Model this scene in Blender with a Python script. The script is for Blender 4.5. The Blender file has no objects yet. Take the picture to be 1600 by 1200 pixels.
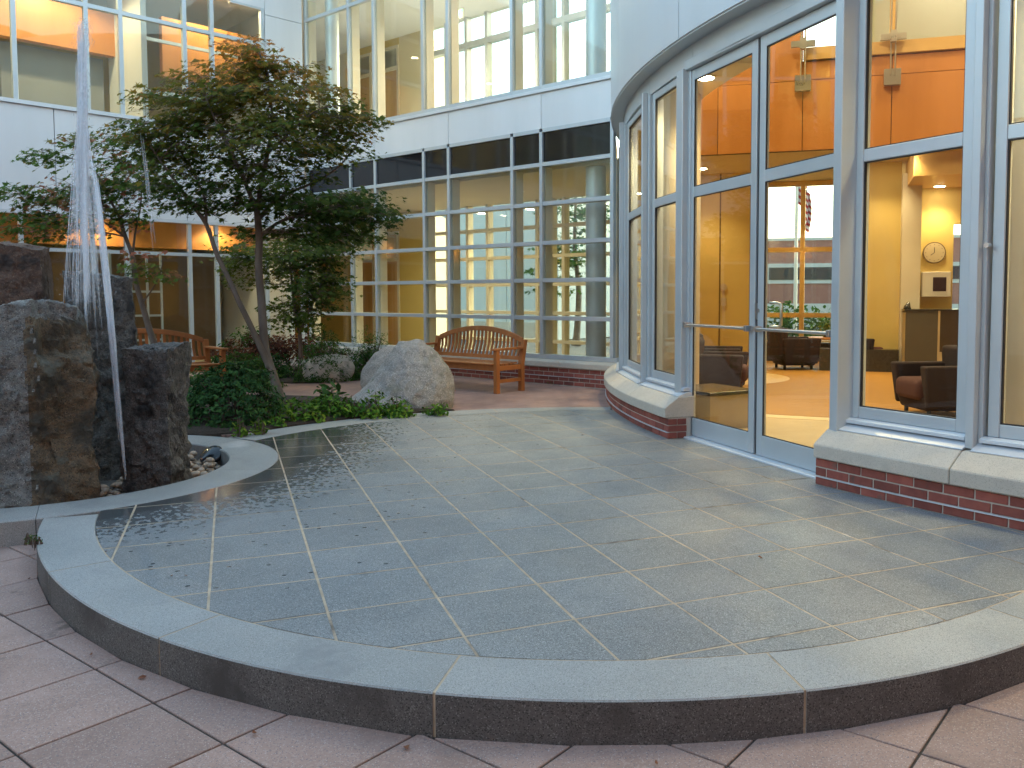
import bpy, bmesh, math, random
import numpy as np
from mathutils import Vector, Matrix, noise as mnoise

random.seed(7)
rng = np.random.default_rng(7)
S = bpy.context.scene
COL = S.collection
PI = math.pi
rad = math.radians

# ------------------------------------------------------------------ camera, sky, sun, exposure
CAM = Vector((-1.35, -2.84, 1.394))
YAW, PITCH, FPX, PPX, PPY = 0.39506, 0.05701, 1321.77, 910.93, 539.54
cam_d = bpy.data.cameras.new('camera')
cam = bpy.data.objects.new('camera', cam_d)
COL.objects.link(cam)
cam.location = CAM
cam.rotation_euler = (PI / 2 - PITCH, 0, -YAW)
cam_d.sensor_width = 36
cam_d.lens = 36 * FPX / 1600
cam_d.shift_x = -(PPX - 800) / 1600
cam_d.shift_y = -(600 - PPY) / 1600
cam_d.clip_start = 0.05
cam_d.clip_end = 2000
S.camera = cam

W = bpy.data.worlds.new('World')
S.world = W
W.use_nodes = True
nt = W.node_tree
sky = nt.nodes.new('ShaderNodeTexSky')
sky.sky_type = 'NISHITA'
sky.sun_disc = False
SUN_EL, SUN_AZ = rad(20), rad(75)          # azimuth clockwise from +Y
sky.sun_elevation = SUN_EL
sky.sun_rotation = SUN_AZ
sky.air_density = 1.3
sky.dust_density = 1.6
sky.ozone_density = 0.4
bg = nt.nodes['Background']
bg.inputs['Strength'].default_value = 0.15
tintn = nt.nodes.new('ShaderNodeMix')          # thin high haze: a touch greener than the clear sky
tintn.data_type = 'RGBA'
tintn.blend_type = 'MULTIPLY'
tintn.inputs[0].default_value = 1
tintn.inputs[7].default_value = (0.97, 1.05, 1.0, 1)
nt.links.new(sky.outputs[0], tintn.inputs[6])
nt.links.new(tintn.outputs[2], bg.inputs['Color'])

sun_d = bpy.data.lights.new('sun', 'SUN')
sun_d.energy = 0.5
sun_d.angle = rad(25)
sun_d.color = (1, 0.95, 0.88)
sun = bpy.data.objects.new('sun', sun_d)
COL.objects.link(sun)
sd = Vector((math.sin(SUN_AZ) * math.cos(SUN_EL), math.cos(SUN_AZ) * math.cos(SUN_EL), math.sin(SUN_EL)))
sun.location = sd * 60
sun.rotation_euler = (-sd).to_track_quat('-Z', 'Y').to_euler()

S.view_settings.view_transform = 'Standard'
S.view_settings.look = 'None'
S.view_settings.exposure = 2.42
S.view_settings.gamma = 1
S.view_settings.use_curve_mapping = False
S.render.engine = 'CYCLES'
S.cycles.transparent_max_bounces = 32
S.cycles.max_bounces = 10
S.cycles.diffuse_bounces = 5
S.cycles.glossy_bounces = 5
S.cycles.transmission_bounces = 6
S.cycles.sample_clamp_indirect = 6
S.cycles.use_denoising = True

# ------------------------------------------------------------------ helpers
_f = Vector((math.sin(YAW) * math.cos(PITCH), math.cos(YAW) * math.cos(PITCH), -math.sin(PITCH)))
_r = Vector((math.cos(YAW), -math.sin(YAW), 0))
_u = _r.cross(_f)


def at(x, y, d):
    """the place d metres deep that the surveyed photo point (x, y) marks"""
    return CAM + (_f + _r * ((x - PPX) / FPX) + _u * ((PPY - y) / FPX)) * d


def gp(x, y, z=0.0):
    v = _f + _r * ((x - PPX) / FPX) + _u * ((PPY - y) / FPX)
    return CAM + v * ((z - CAM.z) / v.z)


class MB:
    def __init__(s):
        s.v, s.f = [], []

    def add(s, vs, fs):
        n = len(s.v)
        s.v += [tuple(p) for p in vs]
        s.f += [tuple(n + i for i in q) for q in fs]
        return s

    def hexa(s, p):   # 8 corners: bottom 4 ccw, top 4 ccw
        return s.add(p, [(3, 2, 1, 0), (4, 5, 6, 7), (0, 1, 5, 4), (1, 2, 6, 5), (2, 3, 7, 6), (3, 0, 4, 7)])

    def box(s, x0, x1, y0, y1, z0, z1, T=None):
        p = [(x0, y0, z0), (x1, y0, z0), (x1, y1, z0), (x0, y1, z0), (x0, y0, z1), (x1, y0, z1), (x1, y1, z1), (x0, y1, z1)]
        if T:
            p = [T(*q) for q in p]
        return s.hexa(p)

    def prism(s, poly, z0, z1):
        n = len(poly)
        vs = [(x, y, z0) for x, y in poly] + [(x, y, z1) for x, y in poly]
        fs = [tuple(range(n - 1, -1, -1)), tuple(range(n, 2 * n))]
        fs += [(i, (i + 1) % n, n + (i + 1) % n, n + i) for i in range(n)]
        return s.add(vs, fs)

    def tube(s, pts, rs, n=6, cap=True):
        pts = [Vector(p) for p in pts]
        if not hasattr(rs, '__len__'):
            rs = [rs] * len(pts)
        base = len(s.v)
        prev = None
        for i, p in enumerate(pts):
            t = (pts[min(i + 1, len(pts) - 1)] - pts[max(i - 1, 0)]).normalized()
            if prev is None:
                a = t.orthogonal().normalized()
            else:
                a = prev - t * prev.dot(t)
                a = a.normalized() if a.length > 1e-6 else t.orthogonal().normalized()
            prev = a
            b = t.cross(a)
            for k in range(n):
                q = p + (a * math.cos(2 * PI * k / n) + b * math.sin(2 * PI * k / n)) * rs[i]
                s.v.append(tuple(q))
        for i in range(len(pts) - 1):
            for k in range(n):
                k2 = (k + 1) % n
                s.f.append((base + i * n + k, base + i * n + k2, base + (i + 1) * n + k2, base + (i + 1) * n + k))
        if cap:
            s.f.append(tuple(base + k for k in range(n - 1, -1, -1)))
            s.f.append(tuple(base + (len(pts) - 1) * n + k for k in range(n)))
        return s

    def cyl(s, x, y, z0, z1, r, n=24, r2=None):
        return s.tube([(x, y, z0), (x, y, z1)], [r, r if r2 is None else r2], n)


WL = {}


def props(o, label=None, cat=None, group=None, kind=None):
    if label:
        o['label'] = label
    if cat:
        o['category'] = cat
    if group:
        o['group'] = group
    if kind:
        o['kind'] = kind
    return o


def thing(name, label, cat, loc=(0, 0, 0), rz=0.0, group=None):
    o = bpy.data.objects.new(name, None)
    COL.objects.link(o)
    o.location = loc
    o.rotation_euler = (0, 0, rz)
    o.empty_display_size = 0.2
    WL[o.name] = Vector(loc)
    return props(o, label, cat, group)


def link(name, me, mat, parent=None, local=False):
    if mat and not me.materials:
        me.materials.append(mat)
    o = bpy.data.objects.new(name, me)
    COL.objects.link(o)
    WL[o.name] = Vector((0, 0, 0))
    if parent:
        o.parent = parent
        if not local:
            o.location = -WL[parent.name]
        else:
            WL[o.name] = Vector((0, 0, 0))
    return o


def mesh_of(mb, name, smooth=False, bevel=0.0, seg=1):
    me = bpy.data.meshes.new(name)
    me.from_pydata(mb.v, [], mb.f)
    me.update()
    if bevel:
        bm = bmesh.new()
        bm.from_mesh(me)
        bmesh.ops.bevel(bm, geom=[e for e in bm.edges if e.is_manifold and e.calc_face_angle(0) > 0.5], offset=bevel, segments=seg, profile=0.5, affect='EDGES', clamp_overlap=True)
        bm.to_mesh(me)
        bm.free()
    if smooth:
        me.shade_smooth()
        if smooth != 'all':
            me.set_sharp_from_angle(angle=rad(40))
    return me


def part(name, mb, mat, parent=None, local=False, smooth=False, bevel=0.0, seg=1, kind=None, label=None):
    o = link(name, mesh_of(mb, name, smooth, bevel, seg), mat, parent, local)
    if kind:
        o['kind'] = kind
    if label:
        o['label'] = label
    return o


def copy_tree(o, parent=None):
    c = o.copy()
    COL.objects.link(c)
    if parent:
        c.parent = parent
    for ch in list(o.children):
        copy_tree(ch, c)
    return c


# ------------------------------------------------------------------ materials
def nodes(name):
    m = bpy.data.materials.new(name)
    m.use_nodes = True
    t = m.node_tree
    return m, t, t.nodes['Principled BSDF'], t.nodes.new, t.links.new


def c4(c):
    return (c[0], c[1], c[2], 1)


def M(name, a, b=None, scale=4.0, rough=0.6, metal=0.0, bump=0.0, bscale=60.0, bdist=0.01, rnd=0.0, speck=None, stain=None, spec=0.5, rvar=0.1, vscale=None, streak=None):
    """base colour runs from a to b over noise; speck=(colour, scale, amount); stain=(colour, scale, threshold, softness)"""
    m, t, p, N, L = nodes(name)
    geo = N('ShaderNodeNewGeometry')
    vec = geo.outputs['Position']
    oi = None
    if rnd:
        oi = N('ShaderNodeObjectInfo')
        ad = N('ShaderNodeVectorMath')
        ad.operation = 'MULTIPLY_ADD'
        cmb = N('ShaderNodeCombineXYZ')
        for i in range(3):
            L(oi.outputs['Random'], cmb.inputs[i])
        L(cmb.outputs[0], ad.inputs[0])
        ad.inputs[1].default_value = (17.3, 9.1, 5.7)
        L(vec, ad.inputs[2])
        vec = ad.outputs[0]
    if vscale:
        vm = N('ShaderNodeVectorMath')
        vm.operation = 'MULTIPLY'
        L(vec, vm.inputs[0])
        vm.inputs[1].default_value = vscale
        nvec = vm.outputs[0]
    else:
        nvec = vec

    def noise(sc, det=6.0, ro=0.6, v=None):
        n = N('ShaderNodeTexNoise')
        n.inputs['Scale'].default_value = sc
        n.inputs['Detail'].default_value = det
        n.inputs['Roughness'].default_value = ro
        L(v or vec, n.inputs['Vector'])
        return n.outputs['Fac']

    def mix(fac, x, y, mode='MIX'):
        k = N('ShaderNodeMix')
        k.data_type = 'RGBA'
        k.blend_type = mode
        for src, idx in ((fac, 0), (x, 6), (y, 7)):
            if isinstance(src, (int, float)):
                k.inputs[idx].default_value = src
            elif isinstance(src, tuple):
                k.inputs[idx].default_value = c4(src)
            else:
                L(src, k.inputs[idx])
        return k.outputs[2]

    def ramp(src, lo, hi):
        k = N('ShaderNodeMapRange')
        k.inputs[1].default_value = lo
        k.inputs[2].default_value = hi
        k.clamp = True
        L(src, k.inputs[0])
        return k.outputs[0]

    b = b or a
    n1 = noise(scale, v=nvec)
    col = mix(ramp(n1, 0.3, 0.7), tuple(a), tuple(b))
    if speck:
        sps = speck if isinstance(speck, list) else [speck]
        for sc_, s_, am in sps:
            vo = N('ShaderNodeTexVoronoi')
            vo.inputs['Scale'].default_value = s_
            L(vec, vo.inputs['Vector'])
            sp = N('ShaderNodeSeparateColor')
            L(vo.outputs['Color'], sp.inputs[0])
            col = mix(ramp(sp.outputs[0], 1 - am, 1 - am * 0.8), col, tuple(sc_))
    if stain:
        for sc_, s_, th, so in (stain if isinstance(stain, list) else [stain]):
            col = mix(ramp(noise(s_), th, th + so), col, tuple(sc_))
    if rnd:
        mr = N('ShaderNodeMapRange')
        L(oi.outputs['Random'], mr.inputs[0])
        mr.inputs[3].default_value = 1 - rnd
        mr.inputs[4].default_value = 1 + rnd
        hs = N('ShaderNodeHueSaturation')
        L(mr.outputs[0], hs.inputs['Value'])
        L(col, hs.inputs['Color'])
        col = hs.outputs[0]
    L(col, p.inputs['Base Color'])
    p.inputs['Metallic'].default_value = metal
    p.inputs['Specular IOR Level'].default_value = spec
    rr = N('ShaderNodeMapRange')
    rr.inputs[3].default_value = max(0.02, rough - rvar)
    rr.inputs[4].default_value = min(1, rough + rvar)
    L(n1, rr.inputs[0])
    L(rr.outputs[0], p.inputs['Roughness'])
    if bump:
        bu = N('ShaderNodeBump')
        bu.inputs['Strength'].default_value = bump
        bu.inputs['Distance'].default_value = bdist
        L(noise(bscale, 8.0, 0.65, nvec), bu.inputs['Height'])
        L(bu.outputs[0], p.inputs['Normal'])
    return m


def emit(name, col, st):
    m, t, p, N, L = nodes(name)
    p.inputs['Base Color'].default_value = c4(col)
    p.inputs['Emission Color'].default_value = c4(col)
    p.inputs['Emission Strength'].default_value = st
    return m


def glass(name, tint=(1, 1, 1), refl=1.0, rough=0.0):
    m, t, p, N, L = nodes(name)
    tr = N('ShaderNodeBsdfTransparent')
    tr.inputs[0].default_value = c4(tint)
    gl = N('ShaderNodeBsdfGlossy')
    gl.inputs['Roughness'].default_value = rough
    gl.inputs[0].default_value = (refl, refl, refl, 1)
    lw = N('ShaderNodeLayerWeight')        # 1 - |cos|, alike on both faces of the sheet
    lw.inputs[0].default_value = 0.5
    pw = N('ShaderNodeMath')
    pw.operation = 'POWER'
    pw.inputs[1].default_value = 4.2
    L(lw.outputs['Facing'], pw.inputs[0])
    fr = N('ShaderNodeMath')
    fr.operation = 'MULTIPLY_ADD'
    fr.inputs[1].default_value = 0.80
    fr.inputs[2].default_value = 0.03
    L(pw.outputs[0], fr.inputs[0])
    mx = N('ShaderNodeMixShader')
    tc = N('ShaderNodeTexNoise')
    tc.inputs['Scale'].default_value = 0.9
    tc.inputs['Detail'].default_value = 1
    bu = N('ShaderNodeBump')
    bu.inputs['Strength'].default_value = 0.05
    bu.inputs['Distance'].default_value = 0.04
    g = N('ShaderNodeNewGeometry')
    L(g.outputs['Position'], tc.inputs['Vector'])
    L(tc.outputs['Fac'], bu.inputs['Height'])
    L(bu.outputs[0], gl.inputs['Normal'])
    L(fr.outputs[0], mx.inputs[0])
    L(tr.outputs[0], mx.inputs[1])
    L(gl.outputs[0], mx.inputs[2])
    L(mx.outputs[0], t.nodes['Material Output'].inputs['Surface'])
    return m


def leafmat(name, stops, trans=0.38):
    """leaf colour by the leaf's own tint attribute"""
    m, t, p, N, L = nodes(name)
    a = N('ShaderNodeAttribute')
    a.attribute_name = 'tint'
    r = N('ShaderNodeValToRGB')
    els = r.color_ramp.elements
    els[0].position, els[0].color = stops[0][0], c4(stops[0][1])
    els[1].position, els[1].color = stops[-1][0], c4(stops[-1][1])
    for q, c in stops[1:-1]:
        e = els.new(q)
        e.color = c4(c)
    L(a.outputs['Fac'], r.inputs[0])
    L(r.outputs[0], p.inputs['Base Color'])
    p.inputs['Roughness'].default_value = 0.65
    p.inputs['Specular IOR Level'].default_value = 0.12
    tl = N('ShaderNodeBsdfTranslucent')
    L(r.outputs[0], tl.inputs[0])
    mx = N('ShaderNodeMixShader')
    mx.inputs[0].default_value = trans
    L(p.outputs[0], mx.inputs[1])
    L(tl.outputs[0], mx.inputs[2])
    L(mx.outputs[0], t.nodes['Material Output'].inputs['Surface'])
    return m


ALU = M('aluminium_frame', (0.47, 0.52, 0.55), (0.51, 0.56, 0.59), 3, 0.42, 0.35, spec=0.5, bump=0.02, bscale=300)
ALU_L = M('aluminium_sill', (0.58, 0.62, 0.66), (0.64, 0.68, 0.72), 3, 0.38, 0.3)
PANEL = M('white_metal_panel', (0.645, 0.665, 0.69), (0.70, 0.72, 0.75), 2.2, 0.42, 0.15, vscale=(1, 1, 0.12), rnd=0.02, bump=0.03, bscale=2.0, bdist=0.02)
DRUMP = M('drum_metal_panel', (0.54, 0.58, 0.615), (0.59, 0.63, 0.67), 2.2, 0.42, 0.2, vscale=(1, 1, 0.12), rnd=0.015, bump=0.03, bscale=2.0, bdist=0.02)
DARKG = M('dark_gasket', (0.02, 0.02, 0.022), rough=0.6)
GLASS = glass('window_glass', (0.93, 0.96, 0.94), 1.0)
GLASS_D = glass('door_glass', (0.95, 0.95, 0.91), 0.9)
SPAND = M('dark_spandrel_glass', (0.012, 0.013, 0.016), rough=0.06, rvar=0.02, spec=0.5)
BRICK = M('red_brick', (0.196, 0.049, 0.038), (0.274, 0.082, 0.059), 14, 0.8, rnd=0.28, bump=0.5, bscale=90, bdist=0.004, stain=((0.098, 0.066, 0.054), 6, 0.6, 0.1))
MORTAR = M('grey_mortar', (0.42, 0.38, 0.33), (0.5, 0.46, 0.4), 30, 0.9, bump=0.4, bscale=200, bdist=0.003)
LIME = M('limestone', (0.46, 0.42, 0.36), (0.54, 0.50, 0.43), 5, 0.8, rnd=0.05, bump=0.25, bscale=120, bdist=0.003, stain=((0.38, 0.35, 0.30), 2.5, 0.58, 0.15), speck=((0.36, 0.33, 0.28), 260, 0.15))
GROUT = M('tan_grout', (0.33, 0.26, 0.18), (0.50, 0.41, 0.30), 9, 0.9, bump=0.5, bscale=150, bdist=0.003, stain=[((0.15, 0.125, 0.10), 2.1, 0.565, 0.08), ((0.58, 0.50, 0.40), 6, 0.64, 0.08)])
KERB = M('granite_kerb', (0.243, 0.257, 0.251), (0.316, 0.327, 0.321), 2.0, 0.62, rnd=0.06, bump=0.35, bscale=170, bdist=0.003, speck=[((0.420, 0.422, 0.418), 420, 0.09), ((0.157, 0.163, 0.159), 380, 0.16)], stain=[((0.190, 0.199, 0.203), 1.6, 0.58, 0.12), ((0.484, 0.484, 0.474), 1.1, 0.66, 0.12)])
KERBF = M('stained_shaded_kerb_face', (0.085, 0.08, 0.076), (0.125, 0.118, 0.112), 2.5, 0.85, bump=0.6, bscale=120, bdist=0.004, speck=[((0.19, 0.185, 0.18), 240, 0.10), ((0.04, 0.038, 0.036), 260, 0.2)], stain=((0.055, 0.05, 0.047), 2.2, 0.52, 0.14))  # kerb face: stains, plus shade put into a darker base colour
PAVER = M('pink_paver', (0.271, 0.182, 0.149), (0.344, 0.236, 0.198), 3.5, 0.85, rnd=0.09, bump=0.45, bscale=140, bdist=0.004, speck=[((0.474, 0.417, 0.381), 330, 0.035), ((0.175, 0.145, 0.144), 260, 0.08), ((0.350, 0.252, 0.214), 140, 0.14)], stain=[((0.212, 0.144, 0.119), 1.4, 0.56, 0.15), ((0.146, 0.110, 0.092), 3.1, 0.64, 0.06)])
JOINTSAND = M('dark_joint_sand', (0.035, 0.03, 0.025), (0.07, 0.06, 0.05), 30, 0.95, bump=0.6, bscale=200)
SOIL = M('bark_mulch', (0.022, 0.015, 0.010), (0.055, 0.038, 0.026), 35, 0.95, bump=1.0, bscale=45, bdist=0.03)
WOODB = M('bench_wood', (0.300, 0.098, 0.022), (0.400, 0.149, 0.040), 9, 0.5, rnd=0.12, bump=0.15, bscale=60, bdist=0.002, vscale=(1, 1, 0.25))
BASALT = M('dark_basalt', (0.046, 0.043, 0.039), (0.143, 0.134, 0.120), 17, 0.5, bump=1.0, bscale=30, bdist=0.035, speck=[((0.195, 0.185, 0.167), 200, 0.06), ((0.018, 0.018, 0.017), 170, 0.12)], stain=((0.026, 0.024, 0.022), 5, 0.56, 0.1))
BASALT_R = M('rusty_basalt', (0.058, 0.038, 0.029), (0.169, 0.104, 0.074), 15, 0.65, bump=1.0, bscale=28, bdist=0.035, speck=((0.208, 0.153, 0.108), 200, 0.07), stain=((0.039, 0.028, 0.024), 5, 0.55, 0.1))
BASALT_B = M('ochre_basalt', (0.069, 0.059, 0.036), (0.184, 0.128, 0.071), 16, 0.55, bump=1.0, bscale=34, bdist=0.03, speck=[((0.230, 0.189, 0.129), 210, 0.06), ((0.034, 0.033, 0.026), 190, 0.12)], stain=[((0.057, 0.054, 0.041), 3.5, 0.50, 0.10), ((0.115, 0.122, 0.097), 5, 0.60, 0.06), ((0.196, 0.104, 0.045), 2.4, 0.60, 0.10)])
BASALT_G = M('grey_basalt', (0.098, 0.104, 0.102), (0.247, 0.252, 0.237), 18, 0.55, bump=1.0, bscale=34, bdist=0.03, speck=[((0.351, 0.357, 0.335), 220, 0.07), ((0.052, 0.051, 0.048), 190, 0.12)])
BOULDER = M('granite_boulder', (0.25, 0.235, 0.215), (0.36, 0.345, 0.32), 3, 0.85, bump=0.5, bscale=45, bdist=0.015, speck=[((0.46, 0.44, 0.41), 130, 0.16), ((0.13, 0.125, 0.12), 160, 0.12)], stain=[((0.15, 0.15, 0.11), 2.4, 0.58, 0.1), ((0.20, 0.19, 0.17), 7, 0.58, 0.08), ((0.10, 0.115, 0.06), 1.3, 0.63, 0.06)])
BOULDER_D = M('weathered_boulder', (0.312, 0.312, 0.296), (0.562, 0.531, 0.485), 4, 0.85, bump=0.5, bscale=40, bdist=0.015, speck=((0.656, 0.625, 0.579), 130, 0.12), stain=((0.173, 0.195, 0.173), 3.0, 0.55, 0.1))
PEBBLE = M('river_pebble', (0.22, 0.16, 0.11), (0.34, 0.26, 0.19), 12, 0.35, rnd=0.6)
BARK = M('maple_bark', (0.091, 0.070, 0.056), (0.154, 0.126, 0.101), 12, 0.85, bump=0.8, bscale=30, bdist=0.01, vscale=(1, 1, 0.3))
STEEL = M('stainless', (0.55, 0.55, 0.54), rough=0.3, metal=0.9)
# interior
YELLOW = M('yellow_wall_paint', (0.52, 0.385, 0.125), (0.56, 0.42, 0.14), 1.5, 0.7)
ORANGE = M('cherry_panel_veneer', (0.42, 0.165, 0.035), (0.50, 0.21, 0.055), 3, 0.45, bump=0.02, bscale=50, vscale=(1, 1, 0.06), rnd=0.04)
TRIMW = M('maple_trim', (0.52, 0.33, 0.12), (0.58, 0.38, 0.15), 5, 0.5)
CREAM = M('cream_mullion_paint', (0.56, 0.50, 0.38), (0.60, 0.54, 0.42), 3, 0.6)
CEIL = M('ceiling_paint', (0.55, 0.47, 0.34), (0.60, 0.52, 0.38), 1, 0.8)
CEILW = M('white_ceiling_paint', (0.72, 0.72, 0.70), (0.76, 0.76, 0.74), 1, 0.8)
WOODF = M('wood_floor', (0.27, 0.135, 0.032), (0.38, 0.205, 0.055), 5, 0.6, spec=0.1, vscale=(0.3, 6, 1), bump=0.05, bscale=20)
TILEF = M('beige_floor_tile', (0.40, 0.31, 0.19), (0.46, 0.37, 0.24), 2, 0.7, spec=0.08, stain=((0.38, 0.31, 0.21), 1.2, 0.6, 0.1))
UPHOL = M('plum_upholstery', (0.014, 0.007, 0.009), (0.025, 0.013, 0.015), 60, 0.9, bump=0.3, bscale=250, bdist=0.003)
UPHOL_S = M('burgundy_upholstery', (0.051, 0.017, 0.017), (0.072, 0.027, 0.024), 60, 0.9, bump=0.3, bscale=250, bdist=0.003)
DOORW = M('maple_door_veneer', (0.40, 0.22, 0.075), (0.50, 0.29, 0.11), 3, 0.45, vscale=(4, 4, 0.3))
COLP = M('silver_column_paint', (0.50, 0.53, 0.55), (0.54, 0.57, 0.59), 2, 0.35, 0.25)
COLT = M('champagne_column', (0.56, 0.49, 0.38), (0.60, 0.53, 0.42), 2, 0.4, 0.1)
DGRAN = M('dark_granite', (0.03, 0.028, 0.027), (0.06, 0.055, 0.05), 30, 0.2)
CASEB = M('beige_casework', (0.42, 0.33, 0.2), (0.46, 0.37, 0.23), 3, 0.5)
CLOCKF = M('clock_face', (0.5, 0.42, 0.28), rough=0.5)
WHITEP = M('white_paint', (0.72, 0.70, 0.64), rough=0.5)
XBRICK = M('far_brickwork', (0.30, 0.13, 0.10), (0.36, 0.17, 0.13), 2, 0.9)
XDARK = M('far_window_glass', (0.04, 0.05, 0.06), rough=0.15)
CONC = M('pale_concrete', (0.50, 0.49, 0.46), (0.56, 0.55, 0.52), 1, 0.85)
ASPH = M('asphalt_ground', (0.10, 0.10, 0.095), (0.14, 0.14, 0.13), 0.5, 0.9, bump=0.3, bscale=80)
LAMP = emit('warm_lamp', (1, 0.85, 0.58), 14)
LAMPW = emit('white_lamp', (1, 0.95, 0.85), 14)
EXITG = emit('exit_green', (0.1, 0.9, 0.35), 1.5)
RED = M('flag_red', (0.45, 0.03, 0.04), rough=0.8)
WHT = M('flag_white', (0.75, 0.75, 0.75), rough=0.8)
BLU = M('flag_blue', (0.02, 0.03, 0.16), rough=0.8)


def tilemat():
    """blue-grey granite with the spray-wet zone round the fountain"""
    m, t, p, N, L = nodes('granite_tile')
    geo = N('ShaderNodeNewGeometry')
    pos = geo.outputs['Position']
    T_ = 0.49
    sxy = N('ShaderNodeSeparateXYZ')
    L(pos, sxy.inputs[0])
    oi = N('ShaderNodeObjectInfo')

    def math_(op, a, b=None, c=None):
        k = N('ShaderNodeMath')
        k.operation = op
        for i, s in enumerate((a, b, c)):
            if s is None:
                continue
            if isinstance(s, (int, float)):
                k.inputs[i].default_value = s
            else:
                L(s, k.inputs[i])
        return k.outputs[0]

    def noise(sc, det=6, ro=0.6):
        n = N('ShaderNodeTexNoise')
        n.inputs['Scale'].default_value = sc
        n.inputs['Detail'].default_value = det
        n.inputs['Roughness'].default_value = ro
        L(pos, n.inputs['Vector'])
        return n.outputs['Fac']

    def mr(src, a, b, c=0.0, d=1.0):
        k = N('ShaderNodeMapRange')
        for i, s in enumerate((a, b, c, d)):
            k.inputs[1 + i].default_value = s
        L(src, k.inputs[0])
        return k.outputs[0]

    def mix(f, a, b):
        k = N('ShaderNodeMix')
        k.data_type = 'RGBA'
        for s, i in ((f, 0), (a, 6), (b, 7)):
            if isinstance(s, tuple):
                k.inputs[i].default_value = c4(s)
            elif isinstance(s, (int, float)):
                k.inputs[i].default_value = s
            else:
                L(s, k.inputs[i])
        return k.outputs[2]
    col = mix(mr(noise(1.3), 0.35, 0.65), (0.146, 0.161, 0.168), (0.205, 0.221, 0.229))
    vo = N('ShaderNodeTexVoronoi')
    vo.inputs['Scale'].default_value = 300
    L(pos, vo.inputs['Vector'])
    sp = N('ShaderNodeSeparateColor')
    L(vo.outputs['Color'], sp.inputs[0])
    col = mix(mr(sp.outputs[0], 0.82, 0.88), col, (0.35, 0.37, 0.375))
    col = mix(mr(sp.outputs[1], 0.85, 0.9), col, (0.06, 0.068, 0.072))
    hs = N('ShaderNodeHueSaturation')
    L(mr(oi.outputs['Random'], 0, 1, 0.93, 1.06), hs.inputs['Value'])
    L(col, hs.inputs['Color'])
    col = hs.outputs[0]
    fy = math_('ABSOLUTE', math_('SUBTRACT', math_('FRACT', math_('DIVIDE', sxy.outputs[1], T_)), 0.5))
    fx = math_('ABSOLUTE', math_('SUBTRACT', math_('FRACT', math_('DIVIDE', sxy.outputs[0], T_)), 0.5))
    wig = mr(noise(14, 6), 0.25, 0.75, -0.030, 0.030)
    edge = math_('MAXIMUM', mr(math_('ADD', fy, wig), 0.462, 0.492), math_('MULTIPLY', mr(math_('ADD', fx, wig), 0.470, 0.495), 0.6))
    blot_ = mr(noise(2.1, 3), 0.43, 0.55)
    col = mix(math_('MULTIPLY', math_('MULTIPLY', edge, blot_), 0.68), col, (0.045, 0.047, 0.046))
    # wet field: distance from the basin, reaching further along the far edge
    sx = N('ShaderNodeSeparateXYZ')
    L(pos, sx.inputs[0])
    dx = math_('ADD', sx.outputs[0], 2.73)
    dy = math_('ADD', sx.outputs[1], -5.07)
    dist = math_('SQRT', math_('ADD', math_('MULTIPLY', dx, dx), math_('MULTIPLY', dy, dy)))
    ext = mr(sx.outputs[1], 4.6, 6.6, 0.0, 0.85)
    dist = math_('SUBTRACT', dist, ext)
    dn = math_('ADD', dist, mr(noise(2.5, 4), 0, 1, -0.25, 0.25))
    wet = mr(dn, 2.06, 1.98)
    blot = N('ShaderNodeTexNoise')
    blot.inputs['Scale'].default_value = 24
    blot.inputs['Detail'].default_value = 3
    mp = N('ShaderNodeMapping')
    mp.inputs['Rotation'].default_value = (0, 0, 0.4)
    mp.inputs['Scale'].default_value = (1.0, 0.7, 1)
    L(pos, mp.inputs[0])
    L(mp.outputs[0], blot.inputs['Vector'])
    thr = mr(dn, 2.0, 3.1, 0.40, 0.74)
    spots = math_('MULTIPLY', math_('GREATER_THAN', blot.outputs['Fac'], thr), mr(dn, 3.6, 2.2))
    drops = N('ShaderNodeTexVoronoi')
    drops.inputs['Scale'].default_value = 16
    L(pos, drops.inputs['Vector'])
    sp2 = N('ShaderNodeSeparateColor')
    L(drops.outputs['Color'], sp2.inputs[0])
    dr = math_('MULTIPLY', math_('LESS_THAN', drops.outputs['Distance'], 0.2), math_('GREATER_THAN', sp2.outputs[0], mr(dn, 2.0, 4.2, 0.5, 1.0)))
    wet = math_('MAXIMUM', wet, math_('MULTIPLY', math_('MAXIMUM', spots, dr), 0.8))
    col2 = mix(wet, col, mix(0.74, col, (0.022, 0.026, 0.028)))
    L(col2, p.inputs['Base Color'])
    rgh = mr(noise(6, 5), 0.2, 0.8, 0.40, 0.58)
    k = N('ShaderNodeMix')
    L(wet, k.inputs[0])
    L(rgh, k.inputs[2])
    k.inputs[3].default_value = 0.12
    L(k.outputs[0], p.inputs['Roughness'])
    bu = N('ShaderNodeBump')
    L(math_('MULTIPLY_ADD', wet, -0.22, 0.28), bu.inputs['Strength'])
    bu.inputs['Distance'].default_value = 0.003
    L(noise(160, 8, 0.7), bu.inputs['Height'])
    L(bu.outputs[0], p.inputs['Normal'])
    return m


TILE = tilemat()


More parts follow.
